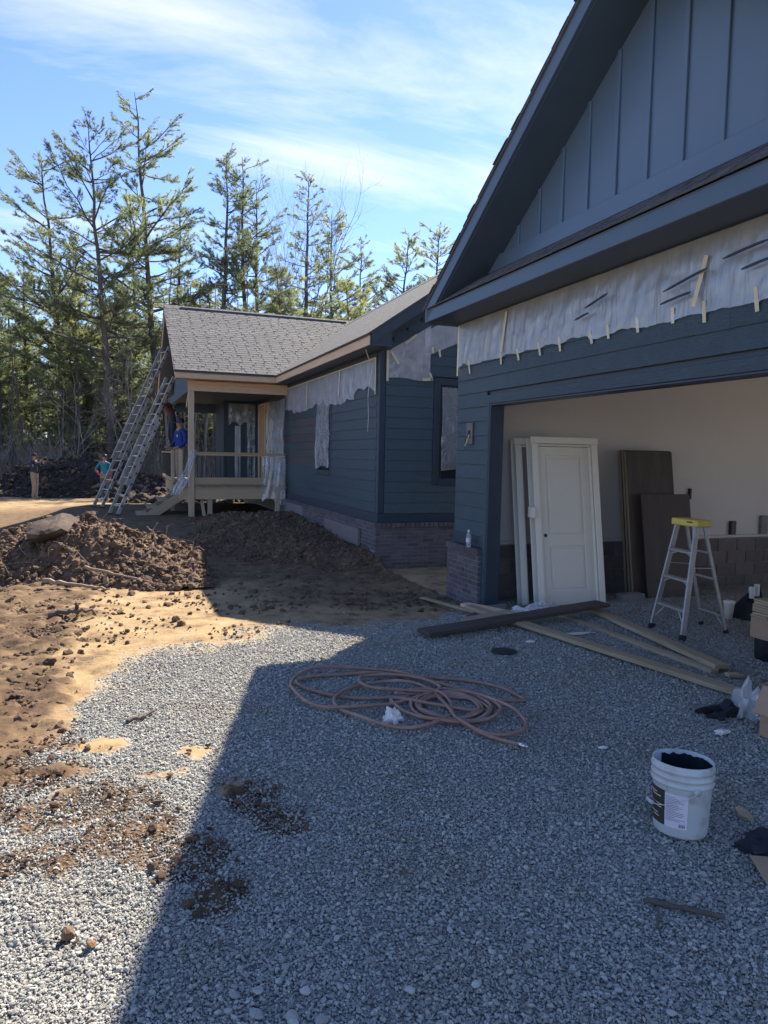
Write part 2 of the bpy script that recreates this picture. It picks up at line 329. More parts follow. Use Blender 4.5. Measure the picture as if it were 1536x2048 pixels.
def plastic_mat(name, alpha=0.62, col=(0.72,0.74,0.78)):
    m = bpy.data.materials.new(name); m.use_nodes = True
    n, l = m.node_tree.nodes, m.node_tree.links; n.clear()
    o = n.new('ShaderNodeOutputMaterial'); tr = n.new('ShaderNodeBsdfTransparent'); d = n.new('ShaderNodeBsdfDiffuse'); t = n.new('ShaderNodeBsdfTranslucent'); g = n.new('ShaderNodeBsdfGlossy')
    d.inputs[0].default_value = (*col,1); t.inputs[0].default_value = (*col,1); g.inputs[0].default_value = (0.9,0.92,0.95,1); g.inputs['Roughness'].default_value = 0.25
    a = n.new('ShaderNodeMixShader'); a.inputs[0].default_value = 0.35; l.new(d.outputs[0], a.inputs[1]); l.new(t.outputs[0], a.inputs[2])
    b = n.new('ShaderNodeMixShader'); b.inputs[0].default_value = 0.24; l.new(a.outputs[0], b.inputs[1]); l.new(g.outputs[0], b.inputs[2])
    c = n.new('ShaderNodeMixShader')
    tcn = n.new('ShaderNodeTexCoord'); nz = n.new('ShaderNodeTexNoise'); nz.inputs['Scale'].default_value = 5; nz.inputs['Detail'].default_value = 5; l.new(tcn.outputs['Object'], nz.inputs['Vector'])
    rp = n.new('ShaderNodeMapRange'); rp.inputs[1].default_value = 0.3; rp.inputs[2].default_value = 0.7; rp.inputs[3].default_value = alpha-0.07; rp.inputs[4].default_value = alpha+0.07; l.new(nz.outputs[0], rp.inputs[0])
    for sc_, st_, rot_ in ((11, 0.32, 0.25), (5, 0.75, 0.8)):
        mpf = n.new('ShaderNodeMapping'); mpf.inputs['Scale'].default_value = (1, 1, 0.16); mpf.inputs['Rotation'].default_value = (rot_, rot_*.7, 0); l.new(tcn.outputs['Object'], mpf.inputs[0])
        nf = n.new('ShaderNodeTexNoise'); nf.inputs['Scale'].default_value = sc_; nf.inputs['Detail'].default_value = 5; nf.inputs['Distortion'].default_value = 0.8; l.new(mpf.outputs[0], nf.inputs['Vector'])
        ab = n.new('ShaderNodeMath'); ab.operation = 'PINGPONG'; ab.inputs[1].default_value = 0.10; l.new(nf.outputs[0], ab.inputs[0])
        bf = n.new('ShaderNodeBump'); bf.inputs['Strength'].default_value = st_; bf.inputs['Distance'].default_value = 0.05; l.new(ab.outputs[0], bf.inputs['Height'])
        if sc_ == 5: l.new(prev_, bf.inputs['Normal'])
        prev_ = bf.outputs[0]
    for q_ in (d, t, g): l.new(prev_, q_.inputs['Normal'])
    l.new(rp.outputs[0], c.inputs[0]); l.new(tr.outputs[0], c.inputs[1]); l.new(b.outputs[0], c.inputs[2]); l.new(c.outputs[0], o.inputs[0])
    return m
m_film = plastic_mat('masking_film', 0.52, (0.84,0.86,0.90))
m_film_thin = plastic_mat('thin_film', 0.40)
m_bottle = plastic_mat('bottle_plastic', 0.30, (0.8,0.85,0.9))

# ------------------------------------------------------------------ ground
def gz(x, y):
    x = np.asarray(x, dtype=np.float64); y = np.asarray(y, dtype=np.float64)
    z = -0.12*sm(6.6, 8.8, y)*(1-sm(12.5, 16, y))*sm(2.0, 3.6, x)
    z = z+0.24*sm(14.5, 18.5, y)*(1-sm(22.5, 27, y))*sm(-2.5, -0.5, x)*(1-sm(6, 8, x))
    z = z-0.10*sm(26, 31, y)*(1-sm(36, 42, y))
    z = z+np.clip(y-36, 0, 60)*0.035
    z = z+0.05*fbm(x*0.35, y*0.35, 3)*sm(4, 9, np.hypot(x-2, y-3))
    left = 1-sm(-0.4, 0.6, x)
    z = z+0.075*fbm(x*2.2, y*2.2, 4)*left*(1-sm(9, 14, y)*0.5)
    z = z+0.012*fbm(x*9, y*9, 3)
    return z
GB = np.array([(-6,-4.0),(-3,0.6),(-2,2.2),(-1.1,3.5),(-0.7,4.3),(-0.5,4.8),(-0.3,5.2),(-0.16,5.9),(0.07,6.5),(0.44,6.95),(0.95,6.95),(1.7,7.5),(2.5,7.3),(3.66,7.6),(4.5,8.0),(5.0,9.5),(14,9.5)])
SOIL = [(-0.22,3.95,.50,.26,1.0),(-0.5,4.35,.40,.25,1.0),(.05,3.55,.32,.22,1.0),(-.35,3.45,.45,.2,.7),(.30,3.30,.26,.24,1.1),(.40,2.95,.14,.18,1.1),(.70,3.75,.18,.20,.95),(.78,3.46,.15,.16,1.0),(.12,3.35,.22,.16,.9),
        (-0.62,5.8,.30,.9,.9),(-.85,7.8,.55,.8,.9),(-.20,2.84,.05,.04,1.2),(-1.3,5.3,.6,1.6,.9),(-.45,8.7,.45,.35,.8),(-1.9,8.5,1.0,1.5,.9),(0.55,3.95,.10,.12,.5),(-.15,3.1,.25,.08,.45)]
TAN = [(-.13,4.76,.26,.16,1.0),(-.28,4.40,.24,.14,.9),(.47,4.47,.18,.16,.9),(.28,4.2,.28,.12,.7),(-.25,4.15,.14,.08,.7),(.60,3.95,.22,.26,.75),(.1,4.55,.3,.1,.55)]
def blobs(L, x, y):
    s = np.zeros_like(np.asarray(x, dtype=np.float64))
    for bx_, by_, rx, ry, w in L: s = np.maximum(s, w*np.exp(-((x-bx_)/rx)**2-((y-by_)/ry)**2))
    return s
def gravel_mask(x, y):
    yb = np.interp(x, GB[:,0], GB[:,1])
    m = np.clip((yb-y+1.0*fbm(x*1.7, y*1.7, 4)+0.5*fbm(x*8, y*8, 3))/0.65+0.5, 0, 1)
    m = m*(1-sm(0.35, 0.75, blobs(TAN, x, y)+0.9*fbm(x*5, y*7, 5, .65)))
    inside = sm(4.3, 4.6, x)*(1-sm(9.0, 9.4, y))
    return np.maximum(m, inside)
def soil_mask(x, y):
    s = sm(0.30, 0.62, blobs(SOIL, x, y)+0.9*fbm(x*3.2, y*4.2, 6, 0.68))
    far = np.maximum(sm(9.6, 10.6, y+1.2*fbm(x*.6, y*.6, 3)), 0.75*sm(7.9, 8.8, y+1.2*fbm(x*2, y*2, 4))*sm(1.2, 2.2, x))*(1-sm(23.5, 25.5, y+2*fbm(x*.4, y*.6, 3)))*0.85
    far2 = sm(31, 33, y)
    xb = np.interp(y, [3.2,4.3,5,6,7,8,9,10], [-0.9,-0.28,-0.33,-0.36,-0.40,-0.46,-0.42,-0.2])
    left = sm(-0.10, 0.22, xb-x+0.75*fbm(x*2.6, y*2.0, 5, .62))*(1-sm(9.6, 12, y))*sm(3.2, 4.0, y)*(0.55+0.9*np.clip(fbm(x*4, y*6, 4, .6)+.35, 0, .5))
    return np.clip(np.maximum.reduce([s, far*(x < 4.4), far2, left]), 0, 1)
def axis(lo, a, b, hi, step, n0, n1):
    t0 = np.linspace(1, 0, n0, endpoint=False)**2.4; t1 = np.linspace(0, 1, n1+1)[1:]**2.4
    return np.concatenate([a-(a-lo)*t0, np.arange(a, b, step), b+(hi-b)*t1])
gx = axis(-420, -3.6, 8.4, 420, 0.038, 46, 46); gy = axis(-300, 1.2, 13.0, 620, 0.038, 24, 90)
GX, GY = np.meshgrid(gx, gy, indexing='ij')
gm = gravel_mask(GX, GY); so = soil_mask(GX, GY)
GZ = gz(GX, GY)+so*(0.17-0.125*gm)*(fbm(GX*5, GY*7, 6, .68)+0.16-0.10*gm)*(GY < 13)+0.035*fbm(GX*6, GY*8, 5, .65)*(1-gm)*sm(3.5, 4.5, GY)*(1-sm(11, 13, GY))*(GX < 4)-0.012*gm*(GY < 10)
nx, ny = GX.shape
ii = np.arange(nx-1)[:,None]*ny; jj = np.arange(ny-1)[None,:]
gq = np.stack([ii+jj, ii+ny+jj, ii+ny+jj+1, ii+jj+1], -1).reshape(-1,4)
mbg = MB(); mbg.add(np.stack([GX,GY,GZ], -1).reshape(-1,3), gq)
gme = mbg.mesh('ground', True)
for nm, arr in (('gravel', gm), ('soil', so)):
    a = gme.attributes.new(nm, 'FLOAT', 'POINT'); a.data.foreach_set('value', arr.astype(np.float32).ravel())
m_ground = bpy.data.materials.new('ground_earth'); m_ground.use_nodes = True
n, l = m_ground.node_tree.nodes, m_ground.node_tree.links
p = n['Principled BSDF']; p.inputs['Roughness'].default_value = 0.95; p.inputs['Specular IOR Level'].default_value = 0.2
tcn = n.new('ShaderNodeTexCoord')
def gnoise(scale, det, rough=0.6):
    q = n.new('ShaderNodeTexNoise'); q.inputs['Scale'].default_value = scale; q.inputs['Detail'].default_value = det; q.inputs['Roughness'].default_value = rough
    l.new(tcn.outputs['Object'], q.inputs['Vector']); return q.outputs[0]
def gramp(src, stops):
    r = n.new('ShaderNodeValToRGB'); l.new(src, r.inputs[0])
    while len(r.color_ramp.elements) < len(stops): r.color_ramp.elements.new(0.5)
    for e, (pos, c) in zip(r.color_ramp.elements, stops): e.position = pos; e.color = (*c, 1)
    return r.outputs[0]
def gmix(f, a, b):
    q = n.new('ShaderNodeMix'); q.data_type = 'RGBA'; l.new(f, q.inputs['Factor']); l.new(a, q.inputs['A']); l.new(b, q.inputs['B']); return q.outputs['Result']
def gattr(nm):
    q = n.new('ShaderNodeAttribute'); q.attribute_name = nm; return q.outputs['Fac']
tanc = gramp(gnoise(2.6, 10, 0.70), [(0.36,(0.150,0.098,0.054)),(0.46,(0.28,0.190,0.098)),(0.56,(0.345,0.242,0.125)),(0.70,(0.41,0.305,0.175))])
soilc = gramp(gnoise(6.0, 8), [(0.30,(0.050,0.031,0.019)),(0.50,(0.105,0.066,0.039)),(0.72,(0.20,0.130,0.076))])
vor = n.new('ShaderNodeTexVoronoi'); vor.inputs['Scale'].default_value = 46; l.new(tcn.outputs['Object'], vor.inputs['Vector'])
sepc = n.new('ShaderNodeSeparateColor'); l.new(vor.outputs['Color'], sepc.inputs[0])
grav = gramp(sepc.outputs[0], [(0.0,(0.16,0.16,0.15)),(0.5,(0.28,0.272,0.24)),(0.85,(0.36,0.35,0.31)),(1.0,(0.40,0.39,0.36))])
c = gmix(gattr('gravel'), tanc, grav); c = gmix(gattr('soil'), c, soilc)
l.new(c, p.inputs['Base Color'])
bsum = n.new('ShaderNodeMath'); bsum.operation = 'ADD'; l.new(gnoise(14, 10, 0.72), bsum.inputs[0]); vm = n.new('ShaderNodeMath'); vm.operation = 'MULTIPLY'; l.new(vor.outputs['Distance'], vm.inputs[0]); l.new(gattr('gravel'), vm.inputs[1]); l.new(vm.outputs[0], bsum.inputs[1])
bp = n.new('ShaderNodeBump'); bp.inputs['Strength'].default_value = 0.9; bp.inputs['Distance'].default_value = 0.02
l.new(bsum.outputs[0], bp.inputs['Height']); l.new(bp.outputs[0], p.inputs['Normal'])
ground = obj('ground', gme, m_ground); tag(ground, kind='structure')
def gzf(x, y): 
    return float(gz(x, y))

# --- scattered stuff through geometry nodes (points carry rotation, scale and which source mesh)
def lump(name, seed, sub=1, rough=0.28, sq=(1,0.8,0.6), m=None, ang=True, hard=False):
    bm = bmesh.new(); bmesh.ops.create_icosphere(bm, subdivisions=sub, radius=1.0)
    rr = random.Random(seed)
    offs = [Vector((rr.uniform(-1,1), rr.uniform(-1,1), rr.uniform(-1,1))).normalized() for _ in range(7)]
    if hard: offs += [Vector((rr.uniform(-1,1), rr.uniform(-1,1), rr.uniform(-1,1))).normalized() for _ in range(6)]
    cut = [rr.uniform(0.55, 0.90) if hard else rr.uniform(0.62, 0.95) for _ in offs]
    for v in bm.verts:
        d = v.co.normalized(); rad = 1.0
        for o_, c_ in zip(offs, cut):
            t = d.dot(o_)
            if t > 0.05: rad = min(rad, c_/t)
        rad *= 1+rr.uniform(-rough, rough)*(0.35 if ang else 1)
        v.co = Vector((d.x*sq[0], d.y*sq[1], d.z*sq[2]))*rad
    me = bpy.data.meshes.new(name); bm.to_mesh(me); bm.free()
    if not ang:
        for pl in me.polygons: pl.use_smooth = True
    if m: me.materials.append(m)
    return me
def source_collection(name, meshes):
    c = bpy.data.collections.new(name)
    for i, me in enumerate(meshes):
        o = bpy.data.objects.new(f'{name}_{i:02d}', me); c.objects.link(o)
    return c
def scatter(name, P, rot, scl, idx, coll, parent=None):
    me = bpy.data.meshes.new(name); me.vertices.add(len(P)); me.vertices.foreach_set('co', np.asarray(P, dtype=np.float32).ravel())
    a = me.attributes.new('rot', 'FLOAT_VECTOR', 'POINT'); a.data.foreach_set('vector', np.asarray(rot, dtype=np.float32).ravel())
    a = me.attributes.new('scl', 'FLOAT_VECTOR', 'POINT'); a.data.foreach_set('vector', np.asarray(scl, dtype=np.float32).ravel())
    a = me.attributes.new('idx', 'INT', 'POINT'); a.data.foreach_set('value', np.asarray(idx, dtype=np.int32))
    o = bpy.data.objects.new(name, me); COL.objects.link(o)
    ng = bpy.data.node_groups.new(name+'_nodes', 'GeometryNodeTree')
    ng.interface.new_socket('Geometry', in_out='INPUT', socket_type='NodeSocketGeometry'); ng.interface.new_socket('Geometry', in_out='OUTPUT', socket_type='NodeSocketGeometry')
    N, L = ng.nodes, ng.links
    gi = N.new('NodeGroupInput'); go = N.new('NodeGroupOutput'); ip = N.new('GeometryNodeInstanceOnPoints'); ci = N.new('GeometryNodeCollectionInfo')
    ci.inputs['Collection'].default_value = coll; ci.inputs['Separate Children'].default_value = True; ci.inputs['Reset Children'].default_value = True
    def na(nm, t):
        q = N.new('GeometryNodeInputNamedAttribute'); q.data_type = t; q.inputs['Name'].default_value = nm; return q.outputs['Attribute']
    er = N.new('FunctionNodeEulerToRotation'); L.new(na('rot', 'FLOAT_VECTOR'), er.inputs[0])
    L.new(gi.outputs[0], ip.inputs['Points']); L.new(ci.outputs[0], ip.inputs['Instance']); ip.inputs['Pick Instance'].default_value = True
    L.new(na('idx', 'INT'), ip.inputs['Instance Index']); L.new(er.outputs[0], ip.inputs['Rotation']); L.new(na('scl', 'FLOAT_VECTOR'), ip.inputs['Scale'])
    L.new(ip.outputs[0], go.inputs[0])
    md = o.modifiers.new('scatter', 'NODES'); md.node_group = ng
    if parent: o.parent = parent
    o['kind'] = 'stuff'
    return o
col_stone = source_collection('gravel_source', [lump('gravel_stone', 40+i, 1, 0.3, (1, random.uniform(.6,.85), random.uniform(.42,.65)), m_gravel if i < 7 else m_gravel_d) for i in range(9)])
col_clod = source_collection('clod_source', [lump('soil_clod', 80+i, 2, 0.55, (1, .85, .7), m_clod, ang=True) for i in range(5)])

N0 = 1500000
px_ = RNG.uniform(-3.0, 8.6, N0); py_ = 1.3+7.7*RNG.random(N0)**1.25
dist = np.hypot(px_, py_)
dens = np.interp(dist, [2, 4, 6, 9, 12], [1.0, 0.80, 0.42, 0.24, 0.12])
dens = dens*np.where((px_ < -1.2-0.15*py_) | (px_ > 3.2+0.9*py_), 0.12, 1)
kp = RNG.random(N0) < dens
px_, py_, dist = px_[kp], py_[kp], dist[kp]
gmk = gravel_mask(px_, py_)*(1-0.66*soil_mask(px_, py_))
keep = (RNG.random(len(px_)) < np.clip(gmk*1.1+0.05*(px_ > -1), 0, 1)) & ~((px_ > 4.3) & (py_ > 8.55)) & ~((px_ > 4.2) & (py_ > 7.55) & (px_ < 4.75))
px_, py_, dist = px_[keep], py_[keep], dist[keep]
k = len(px_)
sz = RNG.lognormal(math.log(0.0054), 0.42, k)*np.interp(dist, [2.5, 4, 6, 10], [1.05, 1.15, 1.35, 1.7]); sz = np.clip(sz, 0.0025, 0.018)
scatter('gravel', np.stack([px_, py_, gz(px_, py_)-0.012+sz*0.3+RNG.random(k)*0.007], -1), np.stack([RNG.uniform(-.6,.6,k), RNG.uniform(-.6,.6,k), RNG.uniform(0,6.28,k)], -1),
        np.stack([sz, sz*RNG.uniform(.75,1.15,k), sz*RNG.uniform(.8,1.2,k)], -1), np.where(RNG.random(k) < 0.90, RNG.integers(0,7,k), RNG.integers(7,9,k)), col_stone)
tag(bpy.data.objects['gravel'], 'grey crushed stone gravel spread over the driveway', 'gravel')
N0 = 240000
px_ = RNG.uniform(-4.0, 4.4, N0); py_ = RNG.uniform(2.2, 14.0, N0)
sk = soil_mask(px_, py_)*(0.35+1.3*np.clip(fbm(px_*3, py_*3, 3)+0.2, 0, 1))
edge = 0.14*(1-gravel_mask(px_, py_))*(px_ < 1.8)*(py_ < 9.8)*np.clip(0.15+2.2*fbm(px_*2, py_*2, 4), 0, 1)
keep = RNG.random(N0) < np.clip(sk*0.50+edge*.8, 0, 1)*np.where(py_ > 9.5, .35, 1)
px_, py_ = px_[keep], py_[keep]; k = len(px_)
gm2 = gravel_mask(px_, py_); sz = np.clip(RNG.lognormal(math.log(0.0070), 0.62, k), 0.003, 0.040)*np.interp(py_, [3, 9], [1, 1.3])*(1.55-0.75*gm2)
scatter('soil_clods', np.stack([px_, py_, gz(px_, py_)+0.006+sz*0.15], -1), np.stack([RNG.uniform(-.7,.7,k), RNG.uniform(-.7,.7,k), RNG.uniform(0,6.28,k)], -1),
        np.stack([sz, sz*RNG.uniform(.7,1.2,k), sz*RNG.uniform(.6,1.0,k)], -1), RNG.integers(0,5,k), col_clod)
tag(bpy.data.objects['soil_clods'], 'brown crumbs and clods of soil strewn over the bare ground', 'soil')

# --- dirt piles
def dirt_pile(name, label, fn, x0, x1, y0, y1, step, m, clods, clod_sz, seed, base=None):
    xs = np.arange(x0, x1+step, step); ys = np.arange(y0, y1+step, step)
    X, Y = np.meshgrid(xs, ys, indexing='ij')
    h = fn(X, Y); Z = gz(X, Y)+h
    a, b = X.shape
    ii = np.arange(a-1)[:,None]*b; jj = np.arange(b-1)[None,:]
    q = np.stack([ii+jj, ii+b+jj, ii+b+jj+1, ii+jj+1], -1)
    on = (h[:-1,:-1] > -0.03) | (h[1:,1:] > -0.03)
    mb = MB(); mb.add(np.stack([X,Y,Z], -1).reshape(-1,3), q[on])
    root = thing(name, label, 'dirt pile')
    mb.build('mound', m, root, True)
    r = np.random.default_rng(seed); N = int(clods*4)
    cx = r.uniform(x0, x1, N); cy = r.uniform(y0, y1, N); hh = fn(cx, cy)
    kp = (hh > 0.0) & (r.random(N) < 0.25+1.2*np.clip(fbm(cx*2.5, cy*2.5, 3)+0.25, 0, 1)); cx, cy, hh = cx[kp][:clods], cy[kp][:clods], hh[kp][:clods]; kk = len(cx)
    s = np.clip(r.lognormal(math.log(clod_sz), 0.75, kk), clod_sz*0.25, clod_sz*6.0)
    scatter('clods', np.stack([cx, cy, gz(cx, cy)+hh+s*0.2], -1), np.stack([r.uniform(-.9,.9,kk), r.uniform(-.9,.9,kk), r.uniform(0,6.28,kk)], -1),
            np.stack([s, s*r.uniform(.7,1.2,kk), s*r.uniform(.6,1.0,kk)], -1), r.integers(0,5,kk), col_clod if m is not m_soil_d else col_clod_d, root)
    return root
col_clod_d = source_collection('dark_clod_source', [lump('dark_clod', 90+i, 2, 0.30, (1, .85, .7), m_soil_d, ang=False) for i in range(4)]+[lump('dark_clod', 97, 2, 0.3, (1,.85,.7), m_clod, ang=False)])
PR = np.array([(-6,.35),(-3.6,.50),(-2.4,.60),(-1.7,.60),(-1.26,.72),(-.74,.80),(-.22,.80),(.37,.60),(.89,.50),(1.15,.36),(1.36,.12),(1.5,-.2),(2,-.5)])
def pile_a(x, y):
    crest = np.interp(x, PR[:,0], PR[:,1]); yc = 12.0-0.22*(x+.7)
    w = np.where(y < yc, 1.65+0.25*np.sin(x*1.7), 1.5)
    t = np.clip(np.abs(y-yc)/w, 0, 1.4)
    h = crest*(1-t**1.35)-0.02
    return h+0.26*fbm(x*1.3, y*1.3, 4, .6)*sm(-.05,.3,h)+0.40*np.abs(fbm(x*3.2+3, y*3.2, 5, .62))*sm(-.05,.2,h)-.06*sm(0,.2,h)+0.10*fbm(x*11, y*11, 4, .7)*sm(-.03,.15,h)
pileA = dirt_pile('dirt_pile', 'sunlit brown heap of soil and roots at the left with a boulder on its crest', pile_a, -5.5, 1.9, 9.9, 13.8, 0.025, m_soil, 22000, 0.013, 5)
def pile_b(x, y):
    along = sm(10.9, 12.6, y+0.35*(x-3))*(1-sm(17.6, 18.6, y)); across = sm(1.0, 3.4, x)
    h = 0.36*along*(0.25+0.75*across)-0.06-0.10*sm(14.5,17,y)
    return h*1.05+0.22*fbm(x*1.2+9, y*1.2, 4, .6)*along+0.07*fbm(x*5, y*5, 5, .6)*along-0.05*(1-along)
pileB = dirt_pile('dirt_pile', 'shaded bank of dark brown soil heaped along the house foundation', pile_b, 0.9, 4.28, 10.6, 18.4, 0.04, m_soil, 20000, 0.0105, 6)
def pile_c(x, y):
    h = 1.75*np.exp(-((x+.7)/2.3)**2-((y-34)/1.6)**2)+0.9*np.exp(-((x+3.4)/1.6)**2-((y-34.4)/1.4)**2)+0.6*np.exp(-((x-2.2)/1.5)**2-((y-32.6)/1.3)**2)-0.12
    return h+0.5*fbm(x*.8, y*.8, 4, .6)*sm(-.1,.6,h)+0.2*fbm(x*3, y*3, 4, .65)*sm(-.1,.3,h)
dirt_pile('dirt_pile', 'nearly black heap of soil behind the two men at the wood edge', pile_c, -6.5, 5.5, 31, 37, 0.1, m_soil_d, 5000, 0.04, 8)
def pile_d(x, y):
    h = 0.6*np.exp(-((x-2.6)/2.2)**2-((y-27.5)/1.2)**2)+0.5*np.exp(-((x+5.5)/2.5)**2-((y-33)/1.5)**2)-0.1
    return h+0.3*fbm(x*1.1, y*1.1, 4, .6)*sm(-.1,.4,h)+0.12*fbm(x*4, y*4, 3, .6)*sm(-.1,.3,h)
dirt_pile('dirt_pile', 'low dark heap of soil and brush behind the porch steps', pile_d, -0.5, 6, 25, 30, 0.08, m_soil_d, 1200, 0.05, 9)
def leaf_bank(x, y):
    h = 1.7*np.exp(-((x+6.9)/2.6)**2-((y-40)/2.6)**2)-0.1
    return h+0.35*fbm(x*.7, y*.7, 4)*sm(-.1,.5,h)
dirt_pile('leaf_bank', 'rust coloured bank of fallen leaves at the left under the trees', leaf_bank, -13, -1, 34, 46, 0.2, m_leaves, 300, 0.05, 10)

def stick(name, pts, r0, r1, m, parent=None, wob=0.25, seed=0):
    rr = np.random.default_rng(seed); pts = np.asarray(pts, dtype=float)
    t = np.linspace(0, 1, len(pts)); u = np.linspace(0, 1, 14)
    P = np.stack([np.interp(u, t, pts[:,i]) for i in range(3)], -1)
    P += rr.normal(0, 1, P.shape)*wob*r0
    mb = MB(); mb.tube(P, np.interp(u, [0,1], [r0,r1])*rr.uniform(.85,1.15,14), 6)
    return mb.build(name, m, parent, True)
def hA(x, y): return gzf(x, y)+float(pile_a(np.array(x), np.array(y)))
def hB(x, y): return gzf(x, y)+float(pile_b(np.array(x), np.array(y)))
rr = random.Random(3)
for i in range(70):
    x = rr.uniform(-2.6, 1.3); y = rr.uniform(10.4, 11.9); z = hA(x, y); L = rr.uniform(.15, .6); a = rr.uniform(-1.5, 1.5); e = rr.uniform(-.5, .9)
    p0 = Vector((x, y, z)); p2 = p0+Vector((math.sin(a)*L, -abs(math.cos(a))*L*.5, e*L)); p2.z = max(p2.z, hA(p2.x, p2.y)+.01)
    p1 = (p0+p2)/2+Vector((rr.uniform(-.07,.07), -.05, rr.uniform(0,.1)))
    stick('root', [p0-Vector((0,0,.05)), p1, p2], rr.uniform(.003,.011), .002, m_root, pileA, .5, i)
for (x, y, pts) in [(.55,11.4,[(0,0,-.05),(.03,0,.12),(.00,0,.26),(.07,0,.36)]), (.55,11.4,[(.01,0,.2),(-.06,0,.27),(-.10,0,.30)]), (1.08,11.3,[(0,0,-.05),(.06,0,.1),(.05,0,.22),(.14,0,.34)]), (1.08,11.3,[(.05,0,.1),(.14,0,.13),(.22,0,.08)]), (.93,11.3,[(0,0,-.02),(-.07,0,.07),(.0,0,.14)])]:
    z = hA(x, y); stick('root', [(x+a, y+b, z+c_) for a, b, c_ in pts], .012, .005, m_root, pileA, .4, int(x*100))
stick('root', [(-.9,10.42,.12),(-.45,10.2,.07),(-.05,10.0,.03)], .03, .014, m_root, pileA, .3, 41)
stick('root', [(-.4,10.55,.26),(.1,10.35,.15),(.55,10.15,.05)], .022, .01, m_root, pileA, .3, 42)
for i in range(12):
    x = rr.uniform(1.6, 3.9); y = rr.uniform(11.4, 16); z = hB(x, y); L = rr.uniform(.15,.4); a = rr.uniform(-1.5,1.5)
    stick('root', [(x,y,z-.02),(x+math.sin(a)*L*.5, y-.05, z+.09),(x+math.sin(a)*L, y-.1, z+.04+rr.uniform(0,.16))], .008, .003, m_root, pileB, .5, 60+i)
# boulder on the pile
def rock(name, loc, size, m, seed, label, cat='stone', group=None, sub=3, rot=None):
    me = lump(name, seed, max(sub,3), 0.04, size, m, True, True)
    bm = bmesh.new(); bm.from_mesh(me)
    for v in bm.verts:
        v.co *= 1+0.16*float(fbm(np.array(v.co.x/size[0]*1.7+seed), np.array(v.co.y/size[1]*1.7+v.co.z/size[2]*1.3), 3))
    bm.to_mesh(me); bm.free()
    o = obj(name, me, m, None, loc, rot or (random.uniform(-.3,.3), random.uniform(-.3,.3), random.uniform(0,6)))
    return tag(o, label, cat, group)
rock('boulder', (-.84, 11.55, hA(-.84,11.6)+.10), (.42,.30,.24), m_boulder, 307, 'brown boulder sitting on the crest of the sunlit soil heap', 'boulder', rot=(.1,-.3,.7), sub=3)
o = rock('stone', (-1.02, 10.33, hA(-1.02,10.36)+.08), (.06,.05,.16), m_paper, 305, 'pale upright splinter stuck in the front of the sunlit soil heap', 'splinter', rot=(.2,.25,.3))
o = rock('stone', (-.12, 10.42, hA(-.12,10.45)+.06), (.045,.04,.13), m_root, 306, 'tan stump of wood poking out of the middle of the soil heap', 'wood', rot=(.1,-.05,.3))

# ------------------------------------------------------------------ building helpers
EXPO = 0.1864
def siding(parent, O, A, N, spans, z0, z1, m, clip=None, seed=0, maxlen=3.66, mfn=None, expo=EXPO):
    """lapped boards on a wall; spans(z) gives the free stretches along A at a course"""
    A = Vector(A); N = Vector(N); rr = random.Random(seed); t = 0.062
    az = Vector((0,0,1))*math.cos(t)-N*math.sin(t); ax = A.cross(az)
    k = 0; z = z0
    while z < z1-0.02:
        top = min(z+expo+0.02, z1+0.004); h = top-z
        for (s0, s1) in spans(z+expo*0.5):
            s = s0; first = True
            while s < s1-0.01:
                e = min(s1, s+(rr.uniform(1.2, maxlen) if first else maxlen)); first = False
                if s1-e < 0.25: e = s1
                c = Vector(O)+A*((s+e)/2)+Vector((0,0,z+h/2))+N*(0.013-math.sin(t)*0)
                mm = mfn((s+e)/2, z) if mfn else m
                piece('siding_board', (0.011, round(e-s-0.002, 3), round(h, 3)), mm, parent, frame_m(c, ax, A, az), 0.002)
                s = e
        z += expo; k += 1
BR = (0.194, 0.085, 0.057)
def bricks(parent, O, A, N, length, z0, z1, seed=0, m=None, bsize=BR, joint=0.010, name='brick', first=0):
    A = Vector(A); N = Vector(N); rr = random.Random(seed); Z = Vector((0,0,1)); m = m or m_brick
    k = first; z = z0
    while z+bsize[2] <= z1+0.001:
        s = -(bsize[0]+joint)*0.5 if k % 2 else 0.0
        while s < length-0.02:
            a = max(s, 0.0); b = min(s+bsize[0], length)
            if b-a > 0.03:
                c = Vector(O)+A*((a+b)/2)+Z*(z+bsize[2]/2)-N*(bsize[1]/2)+N*rr.uniform(-.002,.002)
                piece(name, (round(b-a, 3), bsize[1], bsize[2]), m, parent, frame_m(c, A, N, A.cross(N)) @ Matrix.Rotation(rr.uniform(-.006,.006), 4, 'Z'), 0.004)
            s += bsize[0]+joint
        z += bsize[2]+joint; k += 1
def rowlock(parent, O, A, N, length, z0, seed=0, proud=0.025, h=0.085, w=0.062):
    A = Vector(A); N = Vector(N); rr = random.Random(seed); n_ = int(length/(w+.008)); st = length/n_
    for i in range(n_):
        c = Vector(O)+A*(st*(i+.5))+Vector((0,0,z0+h/2))-N*(0.075-proud)+N*rr.uniform(-.002,.002)
        piece('cap_brick', (w, 0.15, h), m_brick, parent, frame_m(c, A, N, A.cross(N)), 0.004)
def shingle_mesh(i):
    rr = random.Random(900+i); mb = MB(); mb.box((0,-0.002,0),(0.985,0.19,0.005), 0)
    x = rr.uniform(0,.08)
    while x < .93:
        w = rr.uniform(.16,.40); e = min(x+w, .985); mb.box((x,-0.004,0.0052),(e,0.155,0.0105), 1); x = e+rr.uniform(.018,.055)
    me = mb.mesh('shingle'); me.materials.append(m_shingle); me.materials.append(m_shingle_top); return me
SH = [shingle_mesh(i) for i in range(6)]
